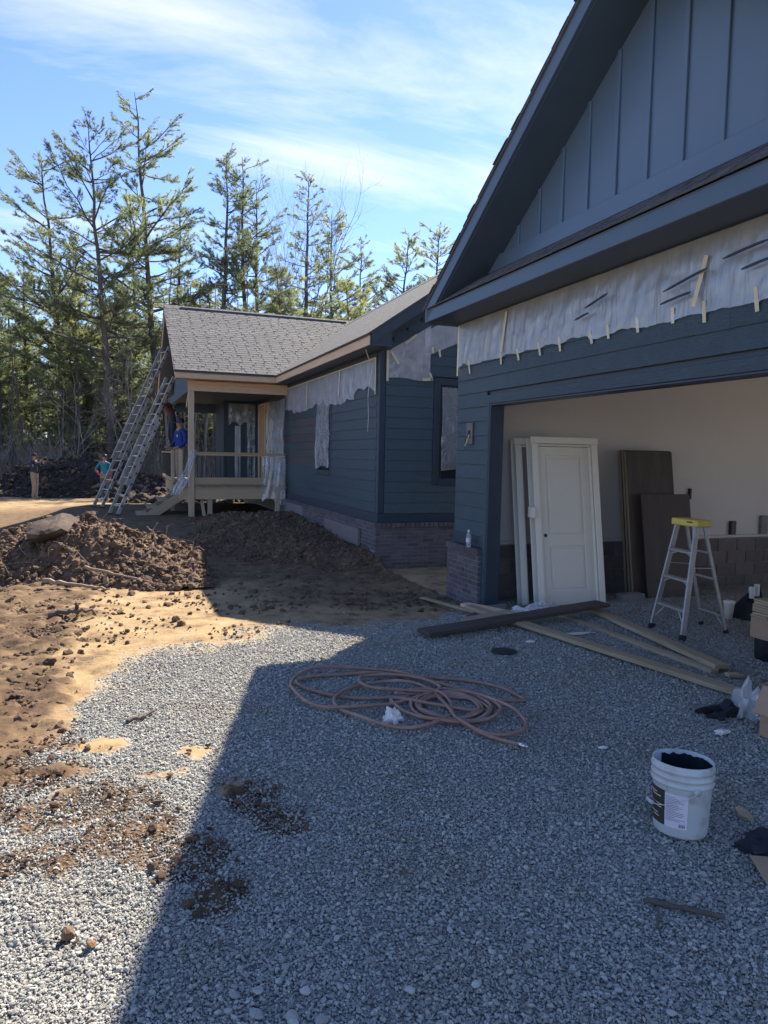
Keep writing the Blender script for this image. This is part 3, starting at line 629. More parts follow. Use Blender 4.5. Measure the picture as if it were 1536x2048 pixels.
def shingles(parent, O, A, U, length_fn, slope_len, seed=0, expo=0.14, start_fn=None, clip=False):
    A = Vector(A).normalized(); U = Vector(U).normalized(); N = A.cross(U); rr = random.Random(seed)
    k = 0; s = 0.0; tilt = 0.030
    while s < slope_len-0.05:
        a0 = start_fn(s) if start_fn else 0.0; L = length_fn(s)
        x = a0-(0.33*(k % 3) if k else 0)
        x0 = x
        while x < L-0.02:
            a = max(x, a0); wfull = 0.985
            U2 = (U*math.cos(tilt)-N*math.sin(tilt)).normalized(); N2 = A.cross(U2)
            c = Vector(O)+A*x+U*s+N*(0.0085+rr.uniform(0,.0015))
            if x >= a0-1e-6 or x0 == x:
                o = obj('shingle', SH[rr.randrange(6)], None, parent)
                sx = 1.0
                if x < a0: c = c+A*(a0-x); sx = (x+1.0-a0)/1.0
                if clip and max(x,a0)+sx > L: sx = L-max(x,a0)+rr.uniform(-.006,.012)
                o.matrix_basis = frame_m(c, A, U2, N2) @ Matrix.Diagonal((max(sx,0.05),1,1,1))
            x += 1.0
        s += expo; k += 1
def prism(name, poly, axis, a0, a1, m, parent=None):
    """extrudes a polygon given in the two other axes along x or y"""
    mb = MB(); k = len(poly); v = []
    for a in (a0, a1):
        for (s, z) in poly: v.append((a, s, z) if axis == 'x' else (s, a, z))
    fs = [np.array([[i, (i+1) % k, k+(i+1) % k, k+i] for i in range(k)])]
    bm = bmesh.new(); vs = [bm.verts.new(p_) for p_ in v]
    bm.faces.new(vs[:k]); bm.faces.new(vs[k:][::-1])
    for i in range(k): bm.faces.new((vs[i], vs[k+i], vs[k+(i+1) % k], vs[(i+1) % k]))
    bmesh.ops.recalc_face_normals(bm, faces=bm.faces[:])
    me = bpy.data.meshes.new(name); bm.to_mesh(me); bm.free()
    return obj(name, me, m, parent)

# ------------------------------------------------------------------ garage
gar = thing('garage', 'dark blue gabled garage with open doorway and board and batten gable', 'garage')
GX0, GYL, GYR, GTOP = 4.46, 8.90, 1.50, 3.68
OPL, OPR, OPT = 7.97, 2.97, 2.55
GRM = 0.645
def gtop(y): return 5.99-GRM*(abs(y-5.2)+5.2-5.71)
wallg = slab('wall', (4.475, OPL+.09, .62), (4.62, 8.88, GTOP), m_trim, gar)
slab('wall', (4.475, OPR-.09, OPT+.02), (4.62, OPL+.089, GTOP), m_trim, gar)
slab('wall', (4.475, GYR, -.3), (4.62, OPR-.091, GTOP), m_trim, gar)
slab('wall', (4.621, 8.74, .62), (11.8, 8.88, GTOP), m_trim, gar)
slab('wall', (4.621, GYR, -.3), (11.8, GYR+.14, GTOP), m_dry, gar)
slab('wall', (11.801, GYR, -.3), (11.95, 2.0, GTOP), m_dry, gar)
slab('wall', (11.801, 7.0, -.3), (11.95, 8.88, GTOP), m_dry, gar)
slab('wall', (11.801, 2.001, 2.75), (11.95, 6.999, GTOP), m_dry, gar)  # header over an unseen back opening, added so daylight fills the interior
slab('ceiling', (4.63, GYR+.14, 3.52), (11.79, 8.73, 3.56), m_ceil, gar)
slab('drywall', (4.625, 8.72, .70), (11.79, 8.738, 3.515), m_dry, gar)
slab('sill_plate', (4.625, 8.69, .655), (11.79, 8.737, .698), m_dry, gar)
def spans_g(z):
    if z < OPT+.13: return [(GYR+.02, OPR-.10), (OPL+.095, GYL-.012)]
    return [(GYR+.02, GYL-.012)]
siding(wallg, (GX0, 0, 0), (0,1,0), (-1,0,0), spans_g, .85, GTOP, m_siding, seed=4)
slab('corner_board', (4.452, GYL-.011, .70), (4.62, GYL+.012, GTOP), m_siding, gar)
slab('skirt_board', (4.435, OPL+.092, .70), (4.472, GYL+.014, .848), m_trim, gar)
# door opening casing and jambs
slab('casing', (4.425, OPL, -.02), (4.4735, OPL+.088, OPT+.11), m_siding, gar)
slab('casing', (4.425, OPR-.088, -.02), (4.4735, OPR, OPT+.11), m_siding, gar)
slab('casing', (4.425, OPR+.001, OPT), (4.4735, OPL-.001, OPT+.11), m_siding, gar)
slab('jamb', (4.432, OPL-.025, -.02), (4.63, OPL-.002, OPT), m_trim, gar)
slab('jamb', (4.432, OPR+.002, -.02), (4.63, OPR+.025, OPT), m_trim, gar)
slab('jamb', (4.432, OPR+.026, OPT-.024), (4.63, OPL-.026, OPT-.002), m_trim, gar)
slab('jamb_footing', (4.44, OPL-.03, -.4), (4.75, OPL+.09, -.022), m_conc, gar)
# brick pier
pier = slab('brick_pier', (4.388, OPL+.095, -.5), (4.474, GYL+.07, .60), m_mortar, gar)
bricks(pier, (4.380, OPL+.09, 0), (0,1,0), (-1,0,0), GYL+.08-OPL-.09, -.335, .60, 3)
bricks(pier, (4.38, GYL+.078, 0), (1,0,0), (0,1,0), .30, -.335, .60, 4)
rowlock(pier, (4.380, OPL+.09, 0), (0,1,0), (-1,0,0), GYL+.085-OPL-.09, .607, 5, .018, .082)
# block wall inside
blk = slab('block_wall', (4.63, 8.705, -.5), (11.79, 8.74, .652), m_mortar, gar)
bricks(blk, (4.64, 8.694, 0), (1,0,0), (0,-1,0), 7.1, -.375, .655, 6, m_cmu, (0.392, 0.03, 0.193), 0.011, 'block')
# outlet with wires beside the opening
ob = thing('wall_outlet_plate', 'grey light fixture plate with loose wires left of the garage opening', 'fixture plate')
slab('plate', (4.418, 8.40, 2.05), (4.436, 8.56, 2.33), m_cmu, ob)
stick('wire', [(4.42,8.47,2.18),(4.38,8.46,2.10),(4.37,8.50,2.02)], .008, .005, m_tape, ob, .4, 5)
stick('wire', [(4.42,8.49,2.17),(4.39,8.52,2.12),(4.40,8.55,1.97)], .008, .004, m_black, ob, .4, 6)
slab('box', (4.412, 8.445, 2.13), (4.4175, 8.515, 2.23), m_rubber, ob)
# box return: soffit, fascia, pent roof
slab('soffit', (3.975, GYR-.02, GTOP), (4.455, GYL+.01, GTOP+.016), m_soffit, gar)
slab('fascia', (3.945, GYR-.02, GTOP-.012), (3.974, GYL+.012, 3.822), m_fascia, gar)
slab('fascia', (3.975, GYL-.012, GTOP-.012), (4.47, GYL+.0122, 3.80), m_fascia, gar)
PS = math.atan2(.335, .50); U_p = (math.cos(PS), 0, math.sin(PS))
pent = prism('pent_roof', [(3.94,3.823),(4.455,4.168),(4.455,3.71),(3.98,3.71)], 'y', GYR, GYL+.005, m_soffit, gar)
shingles(pent, (3.925, GYL+.005, 3.822), (0,-1,0), U_p, lambda s: 7.2, .60, 12)
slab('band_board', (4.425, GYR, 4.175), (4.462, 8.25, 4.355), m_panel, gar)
yg = lambda z: 5.2+(gtop(5.2)-.27-z)/GRM
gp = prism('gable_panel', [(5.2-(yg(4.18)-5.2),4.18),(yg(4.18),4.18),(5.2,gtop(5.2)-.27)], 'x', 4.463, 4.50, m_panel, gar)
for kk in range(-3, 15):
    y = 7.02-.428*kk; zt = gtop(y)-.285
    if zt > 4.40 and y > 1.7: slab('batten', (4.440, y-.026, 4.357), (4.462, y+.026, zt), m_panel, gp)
# roof: two slopes with rake boards and rake soffits
for sgn in (1, -1):
    Y = lambda d: 5.2+sgn*d
    zt = gtop(5.2)
    def q(d0, d1, o0, o1): return [(Y(d0), zt-GRM*d0-o0), (Y(d1), zt-GRM*d1-o0), (Y(d1), zt-GRM*d1-o1), (Y(d0), zt-GRM*d0-o1)]
    roofg = prism('roof', q(0.0, 3.80, 0.012, 0.05), 'x', 3.93, 12.2, m_shingle, gar)
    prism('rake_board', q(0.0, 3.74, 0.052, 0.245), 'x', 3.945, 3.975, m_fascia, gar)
    prism('rake_soffit', q(0.0, 3.72, 0.25, 0.27), 'x', 3.9755, 4.52, m_soffit, gar)
    prism('gable_end', q(0.0, 3.68, 0.0505, 0.27), 'x', 4.521, 4.56, m_soffit, gar)
    if sgn == 1:
        n_ = (0, GRM/math.hypot(1,GRM), 1/math.hypot(1,GRM)); U = (0, -1/math.hypot(1,GRM), GRM/math.hypot(1,GRM))
        shingles(roofg, (5.9, Y(3.81), zt-GRM*3.81-.012), (-1,0,0), U, lambda s: 1.985, 4.5, 15, start_fn=lambda s: 0.985, clip=True)
    slab('eave_fascia', (4.0, Y(3.73)-.012, 3.70), (12.1, Y(3.73)+.012, 3.86), m_siding, gar)
prism('gable_end', [(GYR,3.6),(GYL,3.6),(5.2,gtop(5.2)-.06)], 'x', 11.80, 11.9, m_siding, gar)

# ------------------------------------------------------------------ house
hou = thing('house', 'dark slate lap sided house with grey shingle roof and masked windows', 'house')
HX, HY, HM = 4.30, 11.60, 0.69
hz = lambda x: 3.85+HM*(x-3.85)
HRX = 7.05
wallh = slab('wall', (HX+.012, HY+.012, .60), (HX+.16, 27.0, GTOP+.1), m_trim, hou)
wallp = prism('wall', [(HX+.165,.6),(9.8,.6),(9.8,3.7),(HRX,hz(HRX)-.28),(HX+.165,hz(HX+.165)-.28)], 'y', HY+.012, HY+.16, m_trim, hou)
W1 = (14.55, 15.55, 1.53, 3.05); W2 = (5.44, 6.36, 1.48, 3.14); DR = (20.95, 22.35, .99, 3.32)
def spans_f(z):
    L = [(HY+.10, 26.9)]
    for (a, b, c, d) in (W1, (DR[0]-.05, DR[1]+.05, 0, DR[3]+.06)):
        if c-.10 < z < d+.11: L = [t for (s, e) in L for t in ((s, min(e, a-.11)), (max(s, b+.11), e)) if t[1]-t[0] > .03]
    return L
siding(wallh, (HX,0,0), (0,1,0), (-1,0,0), spans_f, .86, GTOP-.02, m_siding, seed=9,
       mfn=lambda s, z: m_prime if (s > 15.7 and s < 19 and 1.55 < z < 2.6) else m_siding)
def spans_p(z):
    st = max(HX+.105, 3.85+(z+.10-3.85+.28)/HM)
    L = [(st, 8.0)]
    if W2[2]-.10 < z < W2[3]+.11: L = [(st, W2[0]-.13), (W2[1]+.13, 8.0)]
    return [t for t in L if t[1]-t[0] > .05]
siding(wallp, (0,HY,0), (1,0,0), (0,-1,0), spans_p, .86, 5.4, m_siding, seed=10)
slab('corner_board', (HX-.012, HY-.014, .862), (HX+.10, HY+.010, GTOP+.02), m_trim, hou)
slab('corner_board', (HX-.0145, HY+.0105, .862), (HX+.008, HY+.095, GTOP), m_siding, hou)
slab('skirt_board', (HX-.02, HY-.02, .70), (HX+.01, 18.6, .858), m_trim, hou)
slab('skirt_board', (HX+.011, HY-.021, .70), (8.0, HY+.011, .858), m_trim, hou)
fo = slab('foundation', (HX-.045, HY-.045, -.6), (HX+.1, 25.0, .61), m_mortar, hou)
fo2 = slab('foundation', (HX+.101, HY-.0452, -.6), (8.0, HY+.1, .61), m_mortar, hou)
bricks(fo, (HX-.054, HY-.05, 0), (0,1,0), (-1,0,0), 5.2, .205, .612, 31)
bricks(fo2, (HX-.052, HY-.054, 0), (1,0,0), (0,-1,0), 2.1, -.26, .612, 32)
rowlock(fo, (HX-.054, HY-.07, 0), (0,1,0), (-1,0,0), 6.9, .615, 33, .022, .082, .082)
rowlock(fo2, (HX-.05, HY-.054, 0), (1,0,0), (0,-1,0), 2.2, .615, 34, .024, .082, .082)
slab('foundation_step', (HX-.11, 12.35, .20), (HX-.056, 14.6, .52), m_cmu, hou)
# windows
def window(name, along, fixed, a0, a1, z0, z1, tr=.10):
    w = empty(name); w.parent = hou
    def sl(nm, s0, s1, za, zb, d0, d1, m):
        if along == 'y': return slab(nm, (fixed-d1, s0, za), (fixed-d0, s1, zb), m, w)
        return slab(nm, (s0, fixed-d1, za), (s1, fixed-d0, zb), m, w)
    sl('trim', a0-tr, a0, z0-tr, z1+tr, -.01, .028, m_trim); sl('trim', a1, a1+tr, z0-tr, z1+tr, -.01, .028, m_trim)
    sl('trim', a0+.001, a1-.001, z1, z1+tr, -.01, .0275, m_trim); sl('sill', a0-.001, a1+.001, z0-tr, z0, -.01, .040, m_trim)
    sl('sash', a0+.001, a0+.05, z0+.001, z1-.001, -.01, .012, m_black); sl('sash', a1-.05, a1-.001, z0+.001, z1-.001, -.01, .012, m_black)
    sl('sash', a0+.051, a1-.051, (z0+z1)/2-.025, (z0+z1)/2+.025, -.01, .0115, m_black)
    sl('pane', a0+.05, a1-.05, z0+.001, z1-.001, -.006, .002, m_glass)
window('window', 'y', HX, *W1); window('window', 'x', HY, *W2, tr=.12)
# eaves and roof
slab('fascia', (3.885, 11.05, 3.66), (3.912, 18.12, 3.815), m_pinex, hou)
slab('soffit', (3.913, 11.07, 3.664), (HX+.01, 18.5, 3.68), m_soffit, hou)
slab('frieze_board', (HX-.03, HY+.1, 3.56), (HX-.006, 18.5, 3.6635), m_trim, hou)
roofh = prism('roof', [(3.86,hz(3.86)-.012),(HRX,hz(HRX)-.012),(HRX,hz(HRX)-.05),(3.86,hz(3.86)-.05)], 'y', 11.03, 27.0, m_shingle, hou)
prism('roof', [(HRX+.001,hz(HRX)-.012),(10.25,hz(3.85)-.012),(10.25,hz(3.85)-.05),(HRX+.001,hz(HRX)-.05)], 'y', 11.03, 27.0, m_shingle, hou)
UL = math.hypot(1, HM); U = (1/UL, 0, HM/UL)
shingles(roofh, (3.85, 11.02, hz(3.85)-.008), (0,1,0), U, lambda s: (18.1+HM/.583*s/UL*1.0+.3)-11.02, (HRX-3.85)*UL, 21)
def qh(o0, o1, x0=3.9, x1=HRX): return [(x0,hz(x0)-o0),(x1,hz(x1)-o0),(x1,hz(x1)-o1),(x0,hz(x0)-o1)]
prism('rake_board', qh(.051, .235, 3.93), 'y', 11.045, 11.07, m_trim, hou)
prism('rake_soffit', qh(.236, .252, 3.93), 'y', 11.0705, HY+.02, m_soffit, hou)
prism('frieze_board', qh(.253, .40, 4.30), 'y', HY-.035, HY-.012, m_trim, hou)
prism('rake_end', [(3.914,3.662),(4.30,3.662),(4.30,3.92),(3.914,3.80)], 'y', 11.071, 11.09, m_trim, hou)
mb = MB()
for i in range(40):
    mb.box((-.155, .28*i*.0+11.02+i*.28, 0), (.155, 11.02+i*.28+.30, .008+.004*(i % 2)))
rc = prism('ridge_cap', [(HRX-.15,hz(HRX-.15)-.0),(HRX,hz(HRX)+.02),(HRX+.15,hz(HRX-.15)-.0),(HRX+.15,hz(HRX-.15)-.01),(HRX-.15,hz(HRX-.15)-.01)], 'y', 11.02, 22.0, m_shingle_top, hou)
# bump-out seen through the porch
bo = slab('wall', (3.27, 23.0, .95), (HX+.01, 25.0, 3.5), m_trim, hou)
siding(bo, (0,22.99,0), (1,0,0), (0,-1,0), lambda z: [(3.28, HX-.02)], 1.0, 3.45, m_siding, seed=12)
slab('corner_board', (3.25, 22.962, .97), (3.35, 22.985, 3.48), m_trim, hou)
# front door and frame
dj = empty('entry_door'); dj.parent = hou
slab('jamb', (HX-.06, DR[0]-.04, DR[2]), (HX+.02, DR[0]+.005, DR[3]), m_pine, dj); slab('jamb', (HX-.06, DR[1]-.005, DR[2]), (HX+.02, DR[1]+.04, DR[3]), m_pine, dj)
slab('head_jamb', (HX-.061, DR[0]-.04, DR[3]+.001), (HX+.02, DR[1]+.04, DR[3]+.05), m_pine, dj)
slab('mullion', (HX-.058, 21.35, DR[2]), (HX+.018, 21.42, DR[3]), m_pine, dj)
slab('door_slab', (HX-.03, DR[0]+.03, DR[2]+.01), (HX+.015, 21.34, DR[3]-.01), m_card, dj); slab('door_slab', (HX-.03, 21.43, DR[2]+.01), (HX+.015, DR[1]-.01, DR[3]-.01), m_card, dj)
for z in (1.25, 2.15, 3.05): slab('hinge', (HX-.07, 21.02, z), (HX-.031, 21.10, z+.11), m_black, dj)

# ------------------------------------------------------------------ porch
por = thing('porch', 'raw timber porch with shingled gable roof, deck and black baluster railing', 'porch')
PM = 0.583; PY0 = 18.10; PRY = 21.9; PX0 = 1.385
pz = lambda y: 3.85+PM*(PRY-PY0-abs(y-PRY))
roofp = prism('roof', [(PY0+.01,pz(PY0+.01)-.012),(PRY,pz(PRY)-.012),(PRY,pz(PRY)-.05),(PY0+.01,pz(PY0)-.05)], 'x', PX0, 7.0, m_shingle, por)
prism('roof', [(PRY+.001,pz(PRY)-.012),(25.69,pz(25.69)-.012),(25.69,pz(25.69)-.05),(PRY+.001,pz(PRY)-.05)], 'x', PX0, 7.0, m_shingle, por)
PL = math.hypot(1, PM)
shingles(roofp, (PX0-.012, PY0, pz(PY0)-.008), (1,0,0), (0,1/PL,PM/PL), lambda s: 3.85+PM/HM*(s/PL)-PX0+.25, (PRY-PY0)*PL, 22)
rp_ = empty('ridge_cap'); rp_.parent = por
capm = prism('cap_shingle', [(-.15,-.085),(0,.006),(.15,-.085),(.15,-.095),(0,-.006),(-.15,-.095)], 'x', 0, .30, m_shingle_top, rp_)
capm.location = (PX0+.02, PRY, pz(PRY)+.02); capm.rotation_euler = (0,.03,0)
for i in range(1, 22):
    c_ = capm.copy(); COL.objects.link(c_); c_.location = (PX0+.02+.25*i, PRY, pz(PRY)+.02)
slab('ridge_vent', (PX0+.45, PRY-.13, pz(PRY)-.075), (6.9, PRY+.13, pz(PRY)-.015), m_black, por)
slab('fascia', (PX0+.02, PY0+.035, 3.665), (3.91, PY0+.06, 3.822), m_pine, por)
slab('soffit', (PX0+.03, PY0+.061, 3.668), (4.28, 18.62, 3.682), m_pine, por)
for sgn in (1, -1):
    Y = lambda d: PRY-sgn*d
    def q(d0, d1, o0, o1): return [(Y(d0), pz(Y(d0))-o0), (Y(d1), pz(Y(d1))-o0), (Y(d1), pz(Y(d1))-o1), (Y(d0), pz(Y(d0))-o1)]
    prism('rake_board', q(0, 3.74, .052, .20), 'x', PX0+.02, PX0+.045, m_pine, por)
    prism('rake_soffit', q(0, 3.70, .20, .215), 'x', PX0+.046, 1.87, m_soffit, por)
prism('gable_panel', [(18.66,3.64),(25.1,3.64),(PRY,pz(PRY)-.22)], 'x', 1.875, 1.90, m_soffit, por)
slab('gable_beam', (1.76, 18.70, 3.40), (1.90, 25.1, 3.63), m_soffit, por)
slab('beam', (1.75, 18.56, 3.40), (HX-.02, 18.60, 3.64), m_pine, por); slab('beam', (1.92, 18.601, 3.44), (HX-.02, 18.70, 3.64), m_pine, por)
slab('header_trim', (1.75, 18.545, 3.575), (HX-.02, 18.5595, 3.655), m_pine, por)
slab('ceiling', (1.91, 18.71, 3.50), (HX-.03, 25.1, 3.53), m_soffit, por)
slab('beam', (1.75, 25.1, 3.2), (HX-.02, 25.2, 3.64), m_soffit, por)
between('brace', (1.80, 18.75, 3.42), (1.80, 19.45, 3.06), .04, .09, m_pine, por)
slab('post', (1.76, 18.555, gzf(1.83,18.6)-.2), (1.90, 18.695, 3.398), m_treat_z, por)
slab('post', (1.76, 25.06, -.2), (1.90, 25.20, 3.40), m_treat_z, por)
# deck
dk = slab('deck', (1.66, 18.64, .72), (HX-.03, 25.1, .955), m_soffit, por)
x = 1.64
for i in range(19):
    slab('deck_board', (x, 18.57, .958), (x+.135, 25.12, .988), m_treat, dk); x += .14
slab('rim_board', (1.64, 18.60, .665), (HX-.06, 18.638, .955), m_treat_x, por)
slab('rim_board', (1.622, 18.62, .665), (1.658, 25.1, .955), m_treat, por)
slab('support_post', (2.24, 18.645, gzf(2.3,18.7)-.25), (2.36, 18.74, .664), m_treat_z, por)
between('brace', (2.10, 18.75, .64), (2.16, 18.70, gzf(2.1,18.7)-.02), .035, .085, m_treat_z, por)
slab('support_post', (4.0, 18.645, .0), (4.12, 18.74, .664), m_treat_z, por)
rl = empty('railing'); rl.parent = por
slab('top_rail', (1.905, 18.585, 1.835), (HX-.04, 18.685, 1.873), m_treat_x, rl); slab('top_rail', (1.905, 18.615, 1.785), (HX-.04, 18.655, 1.834), m_treat_x, rl)
slab('bottom_rail', (1.905, 18.60, 1.045), (HX-.04, 18.645, 1.225), m_treat_x, rl)
for i in range(20):
    x = 1.98+i*.115; mbx = None
    slab('baluster', (x-.009, 18.617, 1.2255), (x+.009, 18.635, 1.7845), m_black, rl)
slab('newel_post', (1.56, 19.02, .60), (1.65, 19.11, 1.92), m_treat_z, por)
slab('newel_post', (1.47, 20.42, .15), (1.56, 20.51, 1.92), m_treat_z, por)
slab('side_rail', (1.49, 20.515, 1.83), (1.59, 25.1, 1.868), m_treat, por); slab('side_rail', (1.52, 20.515, 1.04), (1.56, 25.1, 1.13), m_treat, por)
for i in range(30): slab('baluster', (1.531, 20.65+i*.15, 1.131), (1.549, 20.668+i*.15, 1.829), m_black, por)
stp = empty('stairs'); stp.parent = por
for i in range(4):
    z = .80-.185*i; x = 1.62-.27*i
    slab('tread', (x-.29, 19.12, z-.035), (x, 20.40, z), m_treat, stp)
between('stringer', (1.62, 19.14, .72), (.50, 19.14, -.02), .04, .22, m_treat, stp); between('stringer', (1.62, 20.38, .72), (.50, 20.38, -.02), .04, .22, m_treat, stp)

# ------------------------------------------------------------------ masking film
def sheet(name, label, O, A, N, L, ztop, zbot, seed, m, amp=.03, step=.035, off=.02, belly=.0):
    A = Vector(A); N = Vector(N)
    ns = int(L/step)+1; nv = 26
    s = np.linspace(0, L, ns)[:,None]; v = np.linspace(0, 1, nv)[None,:]
    zt = np.vectorize(ztop)(s); zb = np.vectorize(zbot)(s)
    z = zt+(zb-zt)*v
    w = np.abs(fbm(s*9+seed*3.1+v*1.0, v*.8+seed+s*.4, 5, .6))*2.6+0.8*np.abs(fbm(s*3.0+v*2.6+seed, v*2.0-s*1.3, 3))*2
    d = off+amp*w*np.sin(np.clip(v*1.35, 0, 1)*np.pi*.62)+belly*np.sin(v*np.pi)*(0.6+fbm(s*1.5, v*0+seed, 2))+0.006*fbm(s*25+seed, v*8, 2)
    P = np.array(O)[None,None,:]+s[...,None]*np.array(A)+d[...,None]*np.array(N); P = np.broadcast_to(P, (ns, nv, 3)).copy(); P[...,2] = z
    ii = np.arange(ns-1)[:,None]*nv; jj = np.arange(nv-1)[None,:]
    mb = MB(); mb.add(P.reshape(-1,3), np.stack([ii+jj, ii+nv+jj, ii+nv+jj+1, ii+jj+1], -1).reshape(-1,4))
    root = thing(name, label, 'plastic sheet')
    mb.build('film', m, root, True)
    return root
def tape(parent, a, b, N, w=.035, th=.003):
    return between('tape', a, b, w, th, m_tape, parent, N, .0008)
NX = Vector((-1,0,0)); NY = Vector((0,-1,0))
def scal(s, per, dep, base, seed): 
    t = (s/per) % 1.0
    return base+dep*math.sin(math.pi*t)**1.0*(0.6+0.8*float(vn(s*1.3+seed, seed)))
TP = [8.84, 8.54, 7.70, 7.33, 6.88, 6.49, 5.97, 5.70, 5.29, 4.85, 4.51, 4.02, 3.4, 2.8, 2.2, 1.6]
def gbot(s):
    y = 8.87-s
    for a, b in zip(TP[:-1], TP[1:]):
        if b <= y <= a:
            t = (a-y)/(a-b); return 3.085+.030*math.sin(math.pi*t)*(-0.5+2*vn(a*7.0, 3.3))+.012*float(fbm(np.array(s*11.), np.array(2.), 3))*2+.02*float(fbm(np.array(s*3.), np.array(1.), 2))-.03*(a < 6.2)
    return 3.08
sg = sheet('masking_film', 'wrinkled plastic film taped under the garage soffit above the doorway', (4.435, 8.87, 0), (0,-1,0), (-1,0,0), 7.2, lambda s: 3.665, gbot, 2, m_film, .020, .025, .012)
for i, y in enumerate(TP[1:12]):
    z = 3.10+random.uniform(-.01,.02); tape(sg, (4.41, y, z+.05), (4.43+.0, y+random.uniform(-.025,.025), z-random.uniform(.06,.13)), NX, .036)
tape(sg, (4.418, 8.865, 3.66), (4.418, 8.88, 2.98), NX, .04); tape(sg, (4.40, 7.58, 3.62), (4.39, 7.66, 3.15), NX, .045); tape(sg, (4.385, 4.48, 3.50), (4.37, 4.58, 3.12), NX, .045)
def smear(pts, w):
    mb = MB(); mb.tube(pts, [w*.5]+[w]*(len(pts)-2)+[w*.4], 8)
    o = mb.build('paint_streak', m_trim, sg, True); return o
for (y, z, L, sl) in [(5.98,3.36,.34,.07),(6.14,3.27,.22,.03),(4.90,3.30,.46,.08),(4.93,3.20,.34,.03),(4.28,3.42,.40,.03),(4.1,3.3,.3,.02)]:
    pts = [(4.352+.012*math.sin(t*3), y-L*t, z+sl*t+.012*math.sin(t*2.6)) for t in np.linspace(0, 1, 8)]
    smear(pts, .011)
def hbot(s): 
    return 2.90+.05*math.sin(s*2.1)+.05*float(fbm(np.array(s*3.0), np.array(4.), 4))*2+.05*abs(math.sin(s*5.3))+(.10 if s < 1.2 else 0)
sh = sheet('masking_film', 'ragged plastic film hanging under the eave of the house front', (4.275, 11.72, 0), (0,1,0), (-1,0,0), 6.9, lambda s: 3.555, hbot, 5, m_film, .022, .03, .012)
tape(sh, (4.245,11.70,3.56), (4.245,11.70,2.93), NX, .035); tape(sh, (4.23,13.75,3.55), (4.22,13.8,3.05), NX, .04); tape(sh, (4.23,16.3,3.55), (4.22,16.35,3.0), NX, .05)
tape(sh, (4.25,11.7,3.555), (4.25,18.5,3.555), NX, .022)
stick('loose_strand', [(4.0,11.55,3.66),(4.21,11.75,3.4),(4.20,11.95,2.95),(4.22,11.95,2.6),(4.25,12.05,2.28)], .007, .005, m_tape, sh, .3, 3)
sp = sheet('masking_film', 'crumpled plastic film taped beside the corner under the house rake', (4.42, 11.575, 0), (1,0,0), (0,-1,0), .80, lambda s: 3.66+s*.62, lambda s: 3.205+.02*math.sin(s*7), 8, m_film, .03, .02, .012)
tape(sp, (4.41,11.54,3.67), (4.41,11.54,3.15), NY, .04); tape(sp, (4.46,11.51,3.66), (4.60,11.50,3.45), NY, .04); tape(sp, (5.05,11.50,3.21), (5.24,11.50,3.22), NY, .045); tape(sp, (5.19,11.50,3.33), (5.24,11.50,3.20), NY, .04); tape(sp, (4.72,11.51,3.80),(4.93,11.51,3.97), NY, .04); tape(sp, (5.23,11.5,3.78),(5.24,11.5,3.68), NY, .045)
sp2 = sheet('masking_film', 'bluish plastic film hanging in the corner between house and garage', (5.10, 11.57, 0), (1,0,0), (0,-1,0), 1.1, lambda s: 4.05+s*.5, lambda s: 3.60+.45*min(s,.7), 9, m_film, .02, .03, .02)
tape(sp2, (5.36,11.5,3.75),(5.38,11.5,3.62), NY, .04)
sheet('window_film', 'hazy plastic film over the window in the house front', (4.262, 14.50, 0), (0,1,0), (-1,0,0), 1.0, lambda s: 3.06, lambda s: 1.58+.05*math.sin(s*4), 11, m_film_thin, .05, .03, .012)
sheet('window_film', 'streaky plastic film over the window beside the garage corner', (5.46, 11.56, 0), (1,0,0), (0,-1,0), .90, lambda s: 3.10, lambda s: 1.62+.1*s, 12, m_film_thin, .06, .03, .012)
sheet('masking_film', 'long plastic film hanging over the wall beside the porch railing', (4.20, 18.35, 0), (0,1,0), (-1,0,0), 2.3, lambda s: 3.30, lambda s: .80 if s < 1.0 else (1.3+.2*math.sin(s*5)), 13, m_film_thin, .08, .035, .03)
sheet('masking_film', 'plastic film wrapped over the right end of the porch railing', (3.62, 18.57, 0), (1,0,0), (0,-1,0), .62, lambda s: 1.80, lambda s: .60+.1*math.sin(s*9), 14, m_film_thin, .06, .03, .012)
sheet('masking_film', 'pale plastic film over the window at the back of the porch', (3.40, 22.95, 0), (1,0,0), (0,-1,0), .62, lambda s: 3.42, lambda s: 2.72+.12*abs(math.sin(s*9)), 15, m_film, .05, .03, .02)
sheet('masking_film', 'narrow strip of plastic film hanging at the back of the porch', (3.60, 22.95, 0), (1,0,0), (0,-1,0), .18, lambda s: 2.72, lambda s: 1.02, 16, m_film, .03, .03, .02)
sheet('masking_film', 'strip of plastic film beside the front door frame on the porch', (3.98, 22.95, 0), (1,0,0), (0,-1,0), .26, lambda s: 3.42, lambda s: 1.02, 17, m_film_thin, .04, .03, .02)
# drape on the porch post
mb = MB(); ns, nv = 40, 60
s = np.linspace(-1, 1, ns)[:,None]; v = np.linspace(0, 1, nv)[None,:]
wid = .10+.05*v+.10*fbm(v*5, v*0, 3)
X = 1.86-.42*v**1.3+s*wid; Y = 18.50-.03+.05*np.abs(fbm(s*5+v*2, v*2, 4))*2-.1*v+.012*np.sin(s*9+v*5); Z = 1.90-1.10*v+.02*s
P = np.stack(np.broadcast_arrays(X, Y, Z), -1).reshape(-1,3); ii = np.arange(ns-1)[:,None]*nv; jj = np.arange(nv-1)[None,:]
mb.add(P, np.stack([ii+jj, ii+nv+jj, ii+nv+jj+1, ii+jj+1], -1).reshape(-1,4))
tag(mb.build('plastic_drape', m_film_thin, None, True), 'torn plastic sheet trailing down from the porch corner post', 'plastic sheet')

